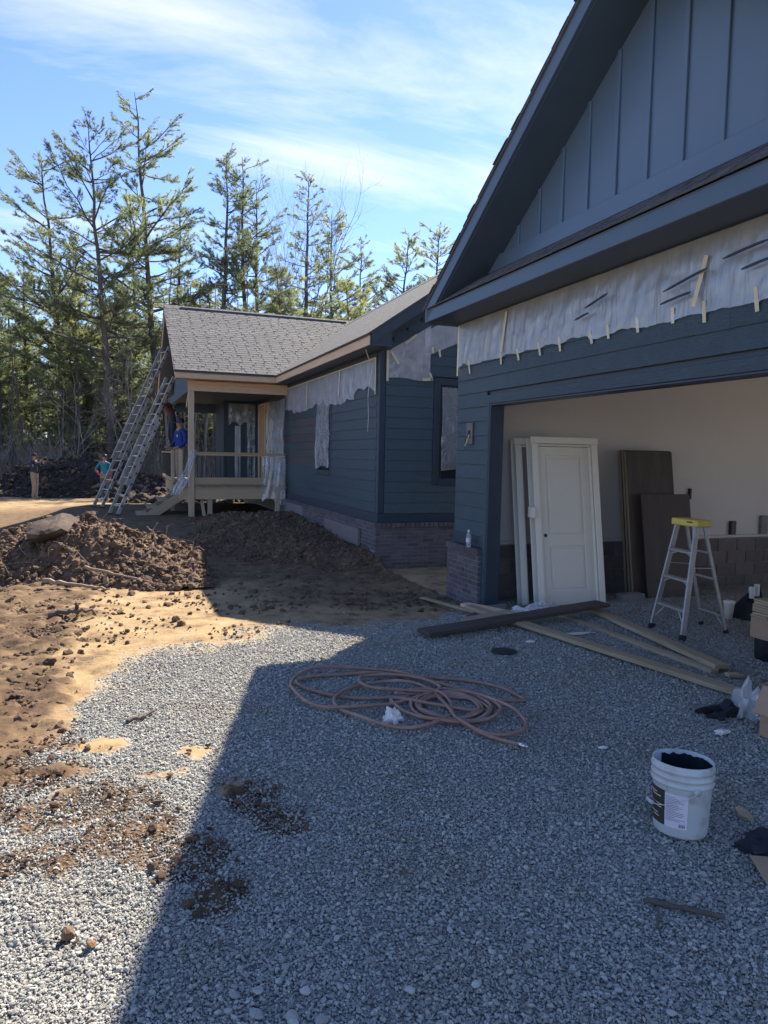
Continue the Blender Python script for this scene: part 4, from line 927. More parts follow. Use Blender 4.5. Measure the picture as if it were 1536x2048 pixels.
# ------------------------------------------------------------------ extension ladders
def ext_ladder(label, foot, top, w=.44, over=.55):
    f = Vector(foot); t = Vector(top); d = (t-f).normalized(); hd_ = Vector((d.x, d.y, 0)).normalized(); rg = Vector((-hd_.y, hd_.x, 0)); n_ = rg.cross(d).normalized()
    if n_.z < 0: n_ = -n_
    L = (t-f).length
    root = thing('extension_ladder', label, 'ladder', f)
    def sect(s0, s1, off, ww):
        for sg_ in (-1, 1):
            a = d*s0+n_*off+rg*sg_*ww/2; b = d*s1+n_*off+rg*sg_*ww/2
            between('rail', a, b, .092, .030, m_ladder, root, rg, .006)
        k = s0+.22
        while k < s1-.05:
            mbr = MB(); c_ = d*k+n_*off
            mbr.tube([c_-rg*(ww/2+.02), c_+rg*(ww/2+.02)], .017, 8, 1)
            for sg_ in (-1, 1): mbr.tube([c_+rg*sg_*(ww/2+.0155), c_+rg*sg_*(ww/2+.028)], .026, 8, 0)
            mbr.build('rung', [m_black, m_ladder], root, False)
            k += .305
    sect(0, L*over+.6, 0, w); sect(L*over-1.4, L, .095, w-.06)
    for sg_ in (-1, 1): between('foot', rg*sg_*w/2-hd_*.07-Vector((0,0,.02)), rg*sg_*w/2+hd_*.07-Vector((0,0,.02)), .05, .02, m_rubber, root)
    return root
ext_ladder('long aluminium extension ladder leaning on the porch gable, the left one', (-.44, 21.6, gzf(-.44,21.6)+.04), (1.56, 22.75, 4.95))
ext_ladder('shorter aluminium ladder leaning on the porch roof corner, the right one', (-.02, 19.25, gzf(0,19.25)+.04), (1.50, 20.0, 3.80))

# ------------------------------------------------------------------ things in and before the garage
# door unit leaning on the side wall
def door_unit(label, x0, y0, z0, w, h, lean, rz, slab_on=True, d=.115):
    r = thing('interior_door', label, 'door', (x0, y0, z0), rz)
    e = Matrix.Rotation(-lean, 4, 'X')
    def sl(nm, lo, hi, m, par=r):
        c = [(lo[i]+hi[i])/2 for i in range(3)]; o = piece(nm, [round(hi[i]-lo[i],4) for i in range(3)], m, par, None, .004); o.matrix_basis = e @ Matrix.Translation(c); return o
    cw = .09
    sl('casing', (0,-.018,0), (cw,0,h-cw-.002), m_white); sl('casing', (w-cw,-.018,0), (w,0,h-cw-.002), m_white); sl('head_casing', (-.012,-.022,h-cw), (w+.012,0,h), m_white)
    sl('jamb', (cw+.006,.001,0), (cw+.026,d,h-cw-.03), m_white); sl('jamb', (w-cw-.026,.001,0), (w-cw-.006,d,h-cw-.03), m_white); sl('head_jamb', (cw+.006,.001,h-cw-.028), (w-cw-.006,d,h-cw-.008), m_white)
    sl('back_casing', (0,d+.001,0), (cw,d+.018,h), m_white); sl('back_casing', (w-cw,d+.001,0), (w,d+.018,h), m_white)
    if slab_on:
        a, b, y_ = cw+.030, w-cw-.030, .045; zt = h-cw-.034
        st, rl_ = .115, .12; zl = .20; zm = .80
        ds = empty('door_slab'); ds.parent = r
        def bx2(nm, lo, hi, bev=.006):
            c = [(lo[i]+hi[i])/2 for i in range(3)]; o = piece(nm, [round(hi[i]-lo[i],4) for i in range(3)], m_slab, ds, None, bev); o.matrix_basis = e @ Matrix.Translation(c); return o
        bx2('stile', (a,y_,.012), (a+st,y_+.035,zt), .003); bx2('stile', (b-st,y_,.012), (b,y_+.035,zt), .003)
        for lo_, hi_ in ((.012,zl),(zm,zm+.14),(zt-rl_,zt)): bx2('rail', (a+st,y_,lo_), (b-st,y_+.0348,hi_), .003)
        for lo_, hi_ in ((zl,zm),(zm+.14,zt-rl_)):
            bx2('panel', (a+st-.004,y_+.019,lo_-.004), (b-st+.004,y_+.030,hi_+.004), .002)
            bx2('raised_panel', (a+st+.032,y_+.003,lo_+.032), (b-st-.032,y_+.0235,hi_-.032), .010)
        for zz_ in (.95,): 
            mbk = MB(); mbk.lathe([(0,0),(.024,0),(.024,.006),(.01,.008)], 12); o = mbk.build('latch_bore', m_black, ds, True); o.matrix_basis = e @ Matrix.Translation((a+.06, y_-.001, zz_)) @ Matrix.Rotation(R(90), 4, 'X')
    return r
door_unit('white two panel door in its frame leaning on the garage wall', 5.22, 7.90, gzf(5.4,7.9)-.01, 1.03, 2.28, R(9.5), R(-2.5))
du2 = door_unit('white door frame stacked behind the panel door', 5.10, 8.13, gzf(5.3,8.1)-.01, 1.04, 2.27, R(9.0), R(-1.5), False, .10)
o = slab('latch_guard', (5.10,7.98,1.10), (5.17,8.06,1.24), m_white); tag(o, 'small white block on the edge of the stacked door frame', 'block')
# brown panels leaning
def lean_panel(label, x, y, z, w, h, th, lean, rz, m, edge):
    r = thing('leaning_plywood', label, 'panel', (x, y, z), rz); e = Matrix.Rotation(-lean, 4, 'X')
    o = piece('sheet', (w, th, h), m, r, None, .003); o.matrix_basis = e @ Matrix.Translation((w/2, th/2, h/2))
    o = piece('edge', (.012, th*.96, h*.995), edge, r, None, .002); o.matrix_basis = e @ Matrix.Translation((-.0065, th/2, h/2))
    return r
zc = gzf(7.2, 8.1)
lean_panel('tall dark brown panel, backmost of the stack leaning on the garage wall', 6.98, 8.30, zc, .84, 2.13, .04, R(9), R(-6), m_brownpanel, m_ply)
lean_panel('tall dark brown panel, second of the leaning stack', 6.96, 8.20, zc, .80, 2.13, .035, R(9.5), R(-6), m_brownpanel, m_ply)
lean_panel('tall dark brown panel, third of the leaning stack', 6.94, 8.11, zc, .78, 2.12, .035, R(10), R(-6), m_brownpanel, m_ply)
lean_panel('shorter brown panel in front of the leaning stack', 7.10, 7.98, zc, .80, 1.50, .03, R(11), R(-6), m_brownpanel, m_brownpanel)
tag(slab('cabinet_hook', (8.42, 8.67, 1.28), (8.45, 8.719, 1.45), m_black), 'small black hook on the garage wall right of the brown panels', 'hook')
for i, (x, w, h) in enumerate([(9.30,.10,.22),(9.95,.14,.30)]):
    tag(slab('outlet_box', (x, 8.66, .705), (x+w, 8.719, .705+h), m_conc if i else m_brownpanel), ['dark small box standing on the block ledge', 'pale block standing on the block ledge at the right'][i], 'box')
tag(slab('floor_lid', (6.55, 7.86, gzf(6.6,7.9)-.02), (6.92, 8.02, gzf(6.6,7.9)+.09), m_conc), 'grey block under the leaning brown panels', 'block')

# step ladder
sl_ = thing('step_ladder', 'aluminium step ladder with yellow top standing in the garage opening', 'ladder', (5.60, 6.02, gzf(5.6,6.0)))
A_ = Vector((5.65,6.29,0))-Vector((5.60,6.02,0)); B_ = Vector((5.57,5.74,0))-Vector((5.60,6.02,0))
back = Vector((.69,.02,0)); HT = 1.20
topc = Vector((.30, .02, HT))
sd = (A_-B_).normalized()
Ta = topc+sd*.165-back.normalized()*.055; Tb = topc-sd*.165-back.normalized()*.055
Ra = A_*.75+back; Rb = B_*.75+back; Ua = topc+sd*.15+back.normalized()*.055; Ub = topc-sd*.15+back.normalized()*.055
for a, b in ((A_,Ta),(B_,Tb)):
    between('front_rail', a, b, .022, .068, m_fibre, sl_, back); between('foot', a-(b-a).normalized()*.01, a+(b-a).normalized()*.05, .034, .08, m_rubber, sl_, back)
for a, b in ((Ra,Ua),(Rb,Ub)):
    between('rear_rail', a, b, .018, .045, m_fibre, sl_, back); between('foot', a-(b-a).normalized()*.008, a+(b-a).normalized()*.04, .03, .055, m_rubber, sl_, back)
for t in (.245,.50,.75):
    p0 = A_.lerp(Ta, t); p1 = B_.lerp(Tb, t)
    between('step', p0, p1, .085, .026, m_metal, sl_)
    for p_, sg_ in ((p0,-1),(p1,1)):
        e = p_+sd*sg_*.10 if t > .3 else p_+sd*sg_*.13
        dn = (.06 if t > .3 else .17)
        q_ = (A_ if sg_ < 0 else B_).lerp(Ta if sg_ < 0 else Tb, t-dn/HT)
        between('step_brace', e+Vector((0,0,-.02)), q_, .014, .006, m_metal, sl_, back)
for t in (.16,.50,.74):
    between('rear_bar', Ra.lerp(Ua,t), Rb.lerp(Ub,t), .022, .022, m_metal, sl_)
between('rear_brace', Ra.lerp(Ua,.16).lerp(Rb.lerp(Ub,.16),.3), Ra.lerp(Ua,.03), .014, .006, m_metal, sl_, back); between('rear_brace', Ra.lerp(Ua,.16).lerp(Rb.lerp(Ub,.16),.7), Rb.lerp(Ub,.03), .014, .006, m_metal, sl_, back)
for f, r_, Tt, U_ in ((A_,Ra,Ta,Ua),(B_,Rb,Tb,Ub)):
    between('spreader', f.lerp(Tt,.62), r_.lerp(U_,.60), .016, .006, m_metal, sl_)
cap = empty('top_cap'); cap.parent = sl_
bn = back.normalized()
o = piece('cap_block', (.41,.20,.075), m_yellow, cap, frame_m(topc+Vector((0,0,.01)), sd, bn.cross(sd).cross(sd)*0+bn*1.0, sd.cross(bn)), .012)
for sg_ in (-1,1): piece('slot', (.085,.003,.013), m_black, cap, frame_m(topc+sd*sg_*.09-bn*.1005+Vector((0,0,.022)), sd, bn, sd.cross(bn)), .0008)

# lumber on the ground
def plank(label, a, b, w, h, m, za=None, zb=None, name='lumber_board', roll=0.0):
    za = gzf(*a)+h/2+.008 if za is None else za; zb = gzf(*b)+h/2+.008 if zb is None else zb
    A = Vector((a[0],a[1],za)); B = Vector((b[0],b[1],zb)); d = (B-A); L = d.length; d.normalize()
    sx = d.cross(Vector((0,0,1))).normalized(); sz = sx.cross(d)
    o = piece(name, (w, round(L,3), h), m, None, frame_m((A+B)/2, sx, d, sz) @ Matrix.Rotation(roll, 4, 'Y'), .005)
    return tag(o, label, 'board')
plank('dark stained board lying across the other lumber before the doorway', (2.98,6.62), (5.55,7.02), .24, .042, m_darkwood, .05, .13)
plank('long tan board running from under the dark board to the cardboard box', (4.02,7.60), (4.80,3.55), .14, .042, m_treat, .06, None)
plank('tan board of the crossing pair, the longer left one', (5.05,7.35), (4.97,4.72), .09, .040, m_treat, -.02, .02)
plank('tan board of the crossing pair, the right one on top', (5.52,7.25), (5.05,4.72), .14, .042, m_treat, .03, .055)
plank('thin grey tan strip of wood beside the brick pier', (3.93,8.80), (4.02,7.42), .07, .025, m_treat, -.06, 0.03)
plank('short pale board under the dark board by the brick pier', (4.10,7.86), (4.30,7.00), .15, .04, m_pinex, .03, .075)
plank('short tan block of lumber under the left of the dark board', (3.66,6.98), (4.32,7.10), .18, .07, m_treat, None, .06)
plank('worn plank lying inside the garage at the right edge', (5.05,4.28), (5.9,4.2), .10, .02, m_treat)
plank('short scrap of tan wood at the end of the crossing boards', (4.98,4.60), (5.10,4.56), .08, .03, m_treat)

# hose
def cat(L, close=False, n_=10):
    L = [Vector(p_) for p_ in L]; out = []
    for i in range(len(L)-1):
        p0 = L[max(i-1,0)]; p1 = L[i]; p2 = L[i+1]; p3 = L[min(i+2,len(L)-1)]
        for t in np.linspace(0, 1, n_, endpoint=False):
            out.append(0.5*((2*p1)+(p2-p0)*t+(2*p0-5*p1+4*p2-p3)*t*t+(3*p1-p0-3*p2+p3)*t**3))
    out.append(L[-1]); return out
HA = [(2.43,3.82),(2.31,4.08),(2.25,4.37),(2.28,4.57),(2.33,4.92),(2.3,5.15),(2.17,5.26),(1.99,5.31),(1.8,5.28),(1.61,5.13),(1.52,4.98),(1.53,4.83),(1.6,4.63),(1.7,4.45),(1.83,4.36),(1.99,4.34),(2.15,4.4),(2.27,4.51),(2.36,4.71),(2.37,4.89),(2.3,5.03),(2.16,5.07),(2.03,5.0)]
coil = []
for t in np.linspace(0, 4.6*2*math.pi, 60):
    k = t/(2*math.pi); a = 2.6-t; rx, ry = .30-.022*k, .34-.03*k
    coil.append((2.33+rx*math.cos(a)+.02*math.sin(t*.7), 4.66+ry*math.sin(a)+.03*math.cos(t*.4)))
HE = [(1.99,4.9),(1.95,4.72),(1.99,4.53),(2.08,4.41),(2.26,4.33),(2.45,4.31),(2.61,4.40),(2.68,4.57),(2.65,4.75),(2.53,4.90),(2.37,4.93)]
HD = [(2.2,5.03),(1.96,5.14),(1.84,5.24),(1.87,5.41),(1.95,5.49),(2.17,5.42),(2.35,5.26),(2.43,5.08),(2.35,4.96)]
HB = [(2.29,4.94),(1.96,4.82),(1.71,4.79),(1.53,4.83),(1.41,4.91),(1.32,5.05),(1.29,5.28),(1.31,5.48),(1.42,5.68),(1.61,5.8),(1.84,5.77),(2.11,5.64),(2.28,5.44),(2.43,5.16),(2.59,4.93),(2.67,4.66),(2.72,4.41),(2.7,4.22),(2.62,4.08),(2.49,4.0),(2.37,4.03),(2.29,4.15),(2.24,4.35)]
HC = [(2.10,4.9),(1.7,5.05),(1.45,5.3),(1.36,5.52),(1.54,5.64),(1.77,5.64),(2.05,5.56),(2.27,5.42),(2.55,5.3),(2.76,5.13),(2.9,4.88),(2.95,4.68),(2.94,4.6),(2.83,4.59),(2.68,4.68),(2.59,4.93)]
path = []
lay = 0
for L_, lz in ((HA, .022), (coil, .014), (HE, .020), (HD, .032), (HB, .034), (HC, .012)):
    for i, (x, y) in enumerate(L_): path.append((x, y, lz+.010*math.sin(i*1.7)))
# loops are laid as separate lengths of one hose
hz_ = empty('air_hose', (2.2,4.7,0)); tag(hz_, 'reddish brown rubber hose lying in loose coils on the gravel', 'hose')
full = cat(HA, n_=8)
def lay3(L_, lz): 
    return [Vector((x, y, gzf(x,y)+lz+.009*math.sin(i*1.9+lz*90))) for i, (x, y) in enumerate(L_)]
hose_pts = lay3(HA,.030)+lay3(coil,.020)[1:]+lay3(HE,.030)+lay3(HD,.040)[1:]+lay3(HB,.036)[1:]
mb = MB(); mb.tube(np.array([list(v) for v in cat(hose_pts, n_=7)]), .0135, 10)
me = mb.mesh('hose_run', True); o = obj('hose_run', me, m_hose, hz_); o.matrix_parent_inverse = hz_.matrix_world.inverted() if False else Matrix.Translation((-2.2,-4.7,0))
mb = MB(); mb.tube(np.array([list(v) for v in cat(lay3(HC,.022), n_=8)]), .0135, 10)
o = obj('hose_run', mb.mesh('hose_run', True), m_hose, hz_); o.matrix_parent_inverse = Matrix.Translation((-2.2,-4.7,0))
a = hose_pts[0]; dd = (hose_pts[0]-hose_pts[1]).normalized()
mb = MB(); mb.tube([list(a-dd*.02), list(a+dd*.03)], .016, 10); mb.tube([list(a+dd*.03), list(a+dd*.05)], .010, 10)
o = obj('coupling', mb.mesh('coupling', True), m_steel, hz_); o.matrix_parent_inverse = Matrix.Translation((-2.2,-4.7,0))

# paint bucket
bk = thing('paint_bucket', 'pale grey plastic paint bucket with torn label and dark paint inside', 'bucket', (2.69, 2.72, gzf(2.7,2.7)-.004), R(0))
bk.rotation_euler = (R(-2.5), R(2.0), 0)
def lathe_obj(nm, prof, m, seg=48): 
    mb = MB(); mb.lathe(prof, seg); return mb.build(nm, m, bk, True)
HB_, RB, RT = .365, .130, .148
rad = lambda z: RB+(RT-RB)*z/HB_
lathe_obj('body', [(0,.004),(RB-.012,.002),(RB-.003,.006),(RB,.016),(rad(.25),.25),(rad(.262)+.004,.258),(rad(.262)+.0075,.262),(rad(.27)+.0075,.268),(rad(.272)+.002,.272),(rad(.29)+.002,.292),(rad(.295)+.0075,.296),(rad(.30)+.0075,.302),(rad(.31)+.002,.306),(rad(.325)+.002,.328),(rad(.33)+.007,.331),(rad(.335)+.007,.337),(rad(.34)+.001,.341),(rad(.36)+.001,.362),(rad(.36)-.001,.367),(rad(.36)-.005,.364),(rad(.34)-.006,.30),(RB-.006,.03),(0,.025)], m_bucket)
# paint coat inside: far half is coated dark, plus a pool at the bottom
mb = MB(); nz_, na_ = 16, 60; ang = np.linspace(R(-150), R(95), na_)
zz_ = np.linspace(.03, .352, nz_)
tp = .352-.012*np.abs(fbm(ang*3, ang*0+2, 3))*3
V = []
for i in range(nz_):
    for j in range(na_):
        z = .03+(tp[j]-.03)*i/(nz_-1); r_ = rad(z)-.0078; V.append((r_*math.cos(ang[j]), r_*math.sin(ang[j]), z))
ii = np.arange(nz_-1)[:,None]*na_; jj = np.arange(na_-1)[None,:]
mb.add(V, np.stack([ii+jj, ii+na_+jj, ii+na_+jj+1, ii+jj+1], -1).reshape(-1,4)); mb.build('paint_coat', m_paint, bk, True)
lathe_obj('paint_pool', [(0,.05),(RB-.004,.05)], m_paint)
def patch(nm, a0, a1, z0, z1, m, off=.0012, n_=14):
    mb = MB(); ang = np.linspace(a0, a1, n_); V = []
    for z in np.linspace(z0, z1, 3):
        for a in ang: V.append(((rad(z)+off)*math.cos(a), (rad(z)+off)*math.sin(a), z))
    ii = np.arange(2)[:,None]*n_; jj = np.arange(n_-1)[None,:]
    mb.add(V, np.stack([ii+jj, ii+jj+1, ii+n_+jj+1, ii+n_+jj], -1).reshape(-1,4)); return mb
C0 = R(233)   # towards the camera
lab = patch('label', C0-R(40), C0+R(6), .055, .225, m_labw).build('label', m_labw, bk, True)
patch('label_band', C0-R(95), C0-R(40.5), .055, .232, m_labd).build('label_band', m_labd, bk, True)
mbi = MB()
for i in range(15):
    z = .21-.0085*i; mm_ = patch('ink', C0-R(38), C0+R(random.uniform(-14,3)) if i % 4 else C0-R(18), z, z+.0022, None, .0020, 8); mbi.v += [mm_.v[0]]; mbi.f += [f_+mbi.n for f_ in mm_.f]; mbi.m += mm_.m; mbi.n += mm_.n
for i in range(10):
    a = C0-R(10)+R(1.2*i); mm_ = patch('ink', a, a+R(random.choice([.4,.75])), .064, .080, None, .0020, 3); mbi.v += [mm_.v[0]]; mbi.f += [f_+mbi.n for f_ in mm_.f]; mbi.m += mm_.m; mbi.n += mm_.n
mbi.build('label_print', m_ink, lab, False)
mbi = MB()
for (z, w0, w1) in ((.205,-90,-60),(.19,-80,-50),(.15,-88,-46),(.135,-70,-48),(.10,-85,-58),(.085,-75,-55)):
    mm_ = patch('ink', C0+R(w0), C0+R(w1), z, z+.005, None, .0020, 8); mbi.v += [mm_.v[0]]; mbi.f += [f_+mbi.n for f_ in mm_.f]; mbi.m += mm_.m; mbi.n += mm_.n
mbi.build('label_print', m_tape, lab, False)
for a in (C0+R(22), C0+R(202)):
    c_ = Vector(((rad(.25)+.006)*math.cos(a), (rad(.25)+.006)*math.sin(a), .252))
    mb = MB(); mb.tube([list(c_-Vector((math.cos(a),math.sin(a),0))*.012), list(c_+Vector((math.cos(a),math.sin(a),0))*.006)], .018, 12); mb.build('handle_lug', m_bucket, bk, True)
# wire handle hanging down in front
hp = []
a0, a1 = C0+R(22), C0+R(22-180)
for t in np.linspace(0, 1, 30):
    a = a0+(a1-a0)*t; z = .252-.10*math.sin(math.pi*t); r_ = rad(z)+.012+.02*math.sin(math.pi*t); hp.append((r_*math.cos(a), r_*math.sin(a), z))
mb = MB(); mb.tube(np.array(hp), .0022, 6); hd = mb.build('handle', m_steel, bk, True)
mb = MB(); mb.tube(np.array(hp[13:17]), .010, 8); mb.build('grip', m_bucket, hd, True)

# bottle on the pier
bo_ = thing('water_bottle', 'clear empty plastic water bottle standing on the brick pier', 'bottle', (4.35, 8.28, .69))
mb = MB(); mb.lathe([(0,.0),(.030,.0),(.033,.01),(.032,.05),(.034,.07),(.031,.09),(.034,.11),(.033,.15),(.022,.185),(.012,.20),(.012,.215)], 16); mb.build('body', m_bottle, bo_, True)
mb = MB(); mb.lathe([(.014,.208),(.0145,.228),(.012,.231),(0,.231)], 14); mb.build('cap', m_white, bo_, True)
mb = MB(); mb.lathe([(.0345,.075),(.0345,.125)], 16); mb.build('label', m_labw, bo_, True)
# crumpled things
def crumple(name, loc, size, m, seed, label, cat, sub=3, amp=.55):
    bm = bmesh.new(); bmesh.ops.create_icosphere(bm, subdivisions=sub, radius=1.0); r_ = random.Random(seed)
    for v in bm.verts:
        d = v.co.copy(); f_ = 1+amp*(float(vn(np.array(d.x*2.3+seed), np.array(d.y*2.3+d.z*1.7)))-.5)*2+amp*.6*(float(vn(np.array(d.x*6+seed), np.array(d.y*6+d.z*5)))-.5)*2
        v.co = Vector((d.x*size[0], d.y*size[1], d.z*size[2]))*f_
        v.co.z = max(v.co.z, -size[2]*.45)
    me = bpy.data.meshes.new(name); bm.to_mesh(me); bm.free()
    o = obj(name, me, m, None, (loc[0], loc[1], loc[2]+size[2]*.45)); return tag(o, label, cat)
crumple('crumpled_rag', (4.62,7.30,gzf(4.6,7.3)), (.22,.15,.07), m_paper, 3, 'crumpled white paper rag behind the dark board', 'rag')
crumple('crumpled_film', (4.92,7.38,gzf(4.9,7.4)), (.22,.13,.08), m_film, 4, 'crumpled clear plastic beside the white rag', 'plastic')
crumple('paper_scrap', (1.82,4.53,gzf(1.8,4.5)), (.055,.04,.06), m_paper, 5, 'small crumpled white paper scrap beside the hose coils', 'paper', amp=.8)
bag = crumple('plastic_bag', (4.38,3.84,gzf(4.4,3.8)), (.09,.08,.16), m_film, 6, 'white plastic bag bunched up near the end of the long board', 'bag', amp=.7)
crumple('dark_cloth', (4.20,3.92,gzf(4.2,3.9)), (.14,.09,.06), m_rag, 7, 'black cloth lying left of the plastic bag', 'cloth')
crumple('grey_bag', (4.46,3.72,gzf(4.4,3.7)), (.10,.10,.10), m_film, 8, 'grey crumpled bag right of the white plastic bag', 'bag')
crumple('paper_scrap', (3.91,3.63,gzf(3.9,3.6)), (.055,.03,.015), m_paper, 9, 'flat cream paper scrap before the plastic bag', 'paper')
crumple('paper_scrap', (2.97,3.69,gzf(3.,3.7)), (.03,.015,.008), m_paper, 10, 'tiny white chip on the gravel beyond the bucket', 'paper', sub=2)
crumple('paper_scrap', (3.97,6.14,gzf(4,6.1)), (.045,.03,.01), m_paper, 11, 'white scrap between the dark board and the black lid', 'paper', sub=2)
crumple('paper_strip', (4.67,6.27,gzf(4.7,6.3)), (.18,.03,.012), m_paper, 12, 'thin white strip lying between the long boards', 'paper')
crumple('dark_rag', (2.96,2.44,gzf(3,2.5)), (.11,.09,.035), m_rag, 13, 'dark rag at the right edge below the tan rock', 'rag')
mb = MB(); mb.lathe([(0,.012),(.10,.012),(.125,.006),(.13,.0)], 24)
tag(mb.build('round_lid', m_rubber, None, True, (3.52,5.90,gzf(3.5,5.9)+.004)), 'flat black round lid on the shaded gravel', 'lid')
rock('stone', (3.10,2.70,gzf(3.1,2.7)+.015), (.055,.04,.035), m_root, 77, 'tan rock right of the bucket', 'rock')
# cardboard pieces
cb = thing('cardboard_box', 'open brown cardboard box at the right edge of the driveway', 'box', (4.42, 3.30, gzf(4.4,3.3)), R(12))
for (lo, hi) in (((-.22,-.28,0),(-.212,.28,.34)),((.212,-.28,0),(.22,.28,.34)),((-.211,-.28,0),(.211,-.272,.34)),((-.211,.272,0),(.211,.28,.34))): slab('side', lo, hi, m_card, cb, .001)
slab('bottom', (-.21,-.27,.0), (.21,.27,.006), m_card, cb, .001)
o = piece('flap', (.20,.55,.006), m_card, cb, Matrix.Translation((-.27,0,.27)) @ Matrix.Rotation(R(-58), 4, 'Y'), .001); o = piece('flap', (.20,.55,.006), m_card, cb, Matrix.Translation((.29,0,.29)) @ Matrix.Rotation(R(50), 4, 'Y'), .001)
o = piece('cardboard_scrap', (.30,.20,.006), m_card, None, Matrix.Translation((2.87,2.22,gzf(2.9,2.2)+.02)) @ Matrix.Rotation(R(-28),4,'Z') @ Matrix.Rotation(R(4),4,'X'), .001)
tag(o, 'flat piece of brown cardboard at the right edge of the gravel', 'cardboard')
# sticks
o = stick('stick', [(2.08,2.28,gzf(2.1,2.3)+.02),(2.20,2.19,gzf(2.2,2.2)+.022),(2.32,2.08,gzf(2.3,2.1)+.02)], .013, .010, m_bark, None, .25, 5); tag(o, 'thick short brown stick lying on the gravel below the bucket', 'stick')
o = stick('stick', [(2.02,2.13,gzf(2,2.1)+.012),(2.08,2.19,gzf(2.1,2.2)+.014),(2.12,2.24,gzf(2.1,2.2)+.012)], .007, .004, m_bark, None, .3, 6); tag(o, 'small twig left of the thick stick', 'twig')
o = stick('stick', [(.06,5.06,gzf(0,5.1)+.02),(.16,5.12,gzf(.2,5.1)+.025),(.25,5.22,gzf(.2,5.2)+.02)], .016, .011, m_bark, None, .3, 7); tag(o, 'dark stick on the sunlit gravel', 'stick')
o = stick('stick', [(-.66,8.60,.05),(-.50,8.47,.08),(-.36,8.47,.09),(-.20,8.50,.06)], .030, .014, m_bark, None, .5, 8); tag(o, 'dark rotten branch on the sunlit tan dirt', 'branch')
o = stick('stick', [(-.40,8.47,.07),(-.40,8.44,.14),(-.41,8.45,.19)], .022, .016, m_boulder, None, .5, 9); tag(o, 'short reddish stump standing up from the dark branch', 'stump')
rock('stone', (.62,8.05,gzf(.6,8)+.03), (.06,.05,.05), m_soil, 401, 'dark round clod alone on the sunlit tan dirt', 'clod')
rock('stone', (-.19,2.86,gzf(-.2,2.9)+.02), (.036,.030,.030), m_clod, 402, 'brown clod at the lower left on the sunlit gravel', 'clod')
rock('stone', (-.10,2.78,gzf(-.1,2.8)+.012), (.026,.02,.014), m_clod, 403, 'smaller brown clod right of the lower left clod', 'clod')
for i, (x, y, s_) in enumerate([(.45,2.23,.034),(.50,2.19,.03),(.56,2.18,.032),(.60,2.22,.027),(.42,2.28,.022),(.70,2.24,.02),(.74,2.30,.018),(.83,2.46,.018),(.92,2.49,.014),(.22,2.76,.018),(.34,2.70,.016),(.54,2.37,.02),(.30,2.42,.018),(.38,2.36,.022),(1.23,2.38,.016),(1.10,2.25,.014),(1.55,2.55,.016),(2.12,3.24,.018),(2.47,2.35,.024),(1.34,1.97,.016),(1.66,1.90,.020),(1.80,1.76,.024),(.62,2.14,.03),(.36,2.24,.02),(.95,2.15,.022),(1.15,2.05,.026)]):
    s_ *= random.uniform(.75,1.15); x += random.uniform(-.05,.05); y += random.uniform(-.04,.06)
    rock('stone', (x, y, gzf(x,y)+s_*.25), (s_, s_*random.uniform(.6,.8), s_*random.uniform(.45,.65)), m_stone, 500+i, ('pale stone among the gravel at the bottom edge, left of the middle' if x < 1.0 and y < 2.34 else 'pale stone in the shaded gravel left of the middle' if x < 1.0 else 'pale stone along the bottom edge right of the middle' if y < 2.1 else 'pale stone on the shaded gravel between bottom edge and bucket'), 'stone', 'large pale stones on the gravel', 2)
# far right clutter
tb = thing('tool_bag', 'black tool bag lying in the garage at the right edge', 'bag', (7.30, 6.40, gzf(7.3,6.4)), R(15))
bm = bmesh.new(); bmesh.ops.create_cube(bm, size=1.0); bmesh.ops.subdivide_edges(bm, edges=bm.edges[:], cuts=5, use_grid_fill=True)
for v in bm.verts:
    z = v.co.z+.5; v.co = Vector((v.co.x*.62*(1-.25*z), v.co.y*.34*(1-.45*z), z*.26*(1-.35*abs(v.co.x)*2)))
    v.co += Vector((1,1,1))*.03*float(fbm(np.array(v.co.x*9), np.array(v.co.y*9+v.co.z*5), 3))
me = bpy.data.meshes.new('body'); bm.to_mesh(me); bm.free(); [setattr(p_, 'use_smooth', True) for p_ in me.polygons]
obj('body', me, m_rag, tb)
mb = MB(); mb.tube([( -.18,0,.2),(-.12,0,.36),(.12,0,.36),(.18,0,.2)], .014, 8); mb.build('handle', m_rag, tb, True)
slab('tool', (-.15,-.05,.24), (-.09,.0,.38), m_paper, tb); slab('tool', (-.02,-.05,.24), (.03,.0,.40), m_paper, tb)
cp = thing('paper_cup', 'white paper cup standing left of the black tool bag', 'cup', (6.86,6.36,gzf(6.9,6.4)))
mb = MB(); mb.lathe([(0,.003),(.044,.003),(.062,.20),(.066,.205),(.062,.21),(.058,.20),(.04,.01),(0,.01)], 20); mb.build('body', m_white, cp, True)
mb = MB(); mb.lathe([(.067,.204),(.067,.218),(.05,.224),(0,.224)], 20); mb.build('lid', m_white, cp, True)
dw = thing('drum_base', 'black bucket with a box on it at the right edge in the garage', 'bucket', (5.85,4.92,gzf(5.8,4.9)))
mb = MB(); mb.lathe([(0,.0),(.125,.0),(.135,.19),(.14,.20),(0,.20)], 24); mb.build('bucket', m_rag, dw, True)
slab('box', (-.13,-.12,.201), (.20,.12,.40), m_card, dw)
for i in range(7):
    o = piece('wood_shim', (.30,.20,.022), m_treat, None, Matrix.Translation((5.87+random.uniform(-.02,.02),4.93+random.uniform(-.01,.01),gzf(5.8,4.9)+.413+.0245*i)) @ Matrix.Rotation(random.uniform(-.1,.1),4,'Z'), .003)
    tag(o, ['bottom','second lowest','third lowest','middle','third highest','second highest','topmost'][i]+' short tan board stacked on the box at the right edge', 'board', 'stacked short boards')
crumple('paper_scrap', (5.90,4.95,gzf(5.8,4.9)+.58), (.07,.05,.02), m_paper, 21, 'white paper on top of the stacked short boards', 'paper', sub=2)

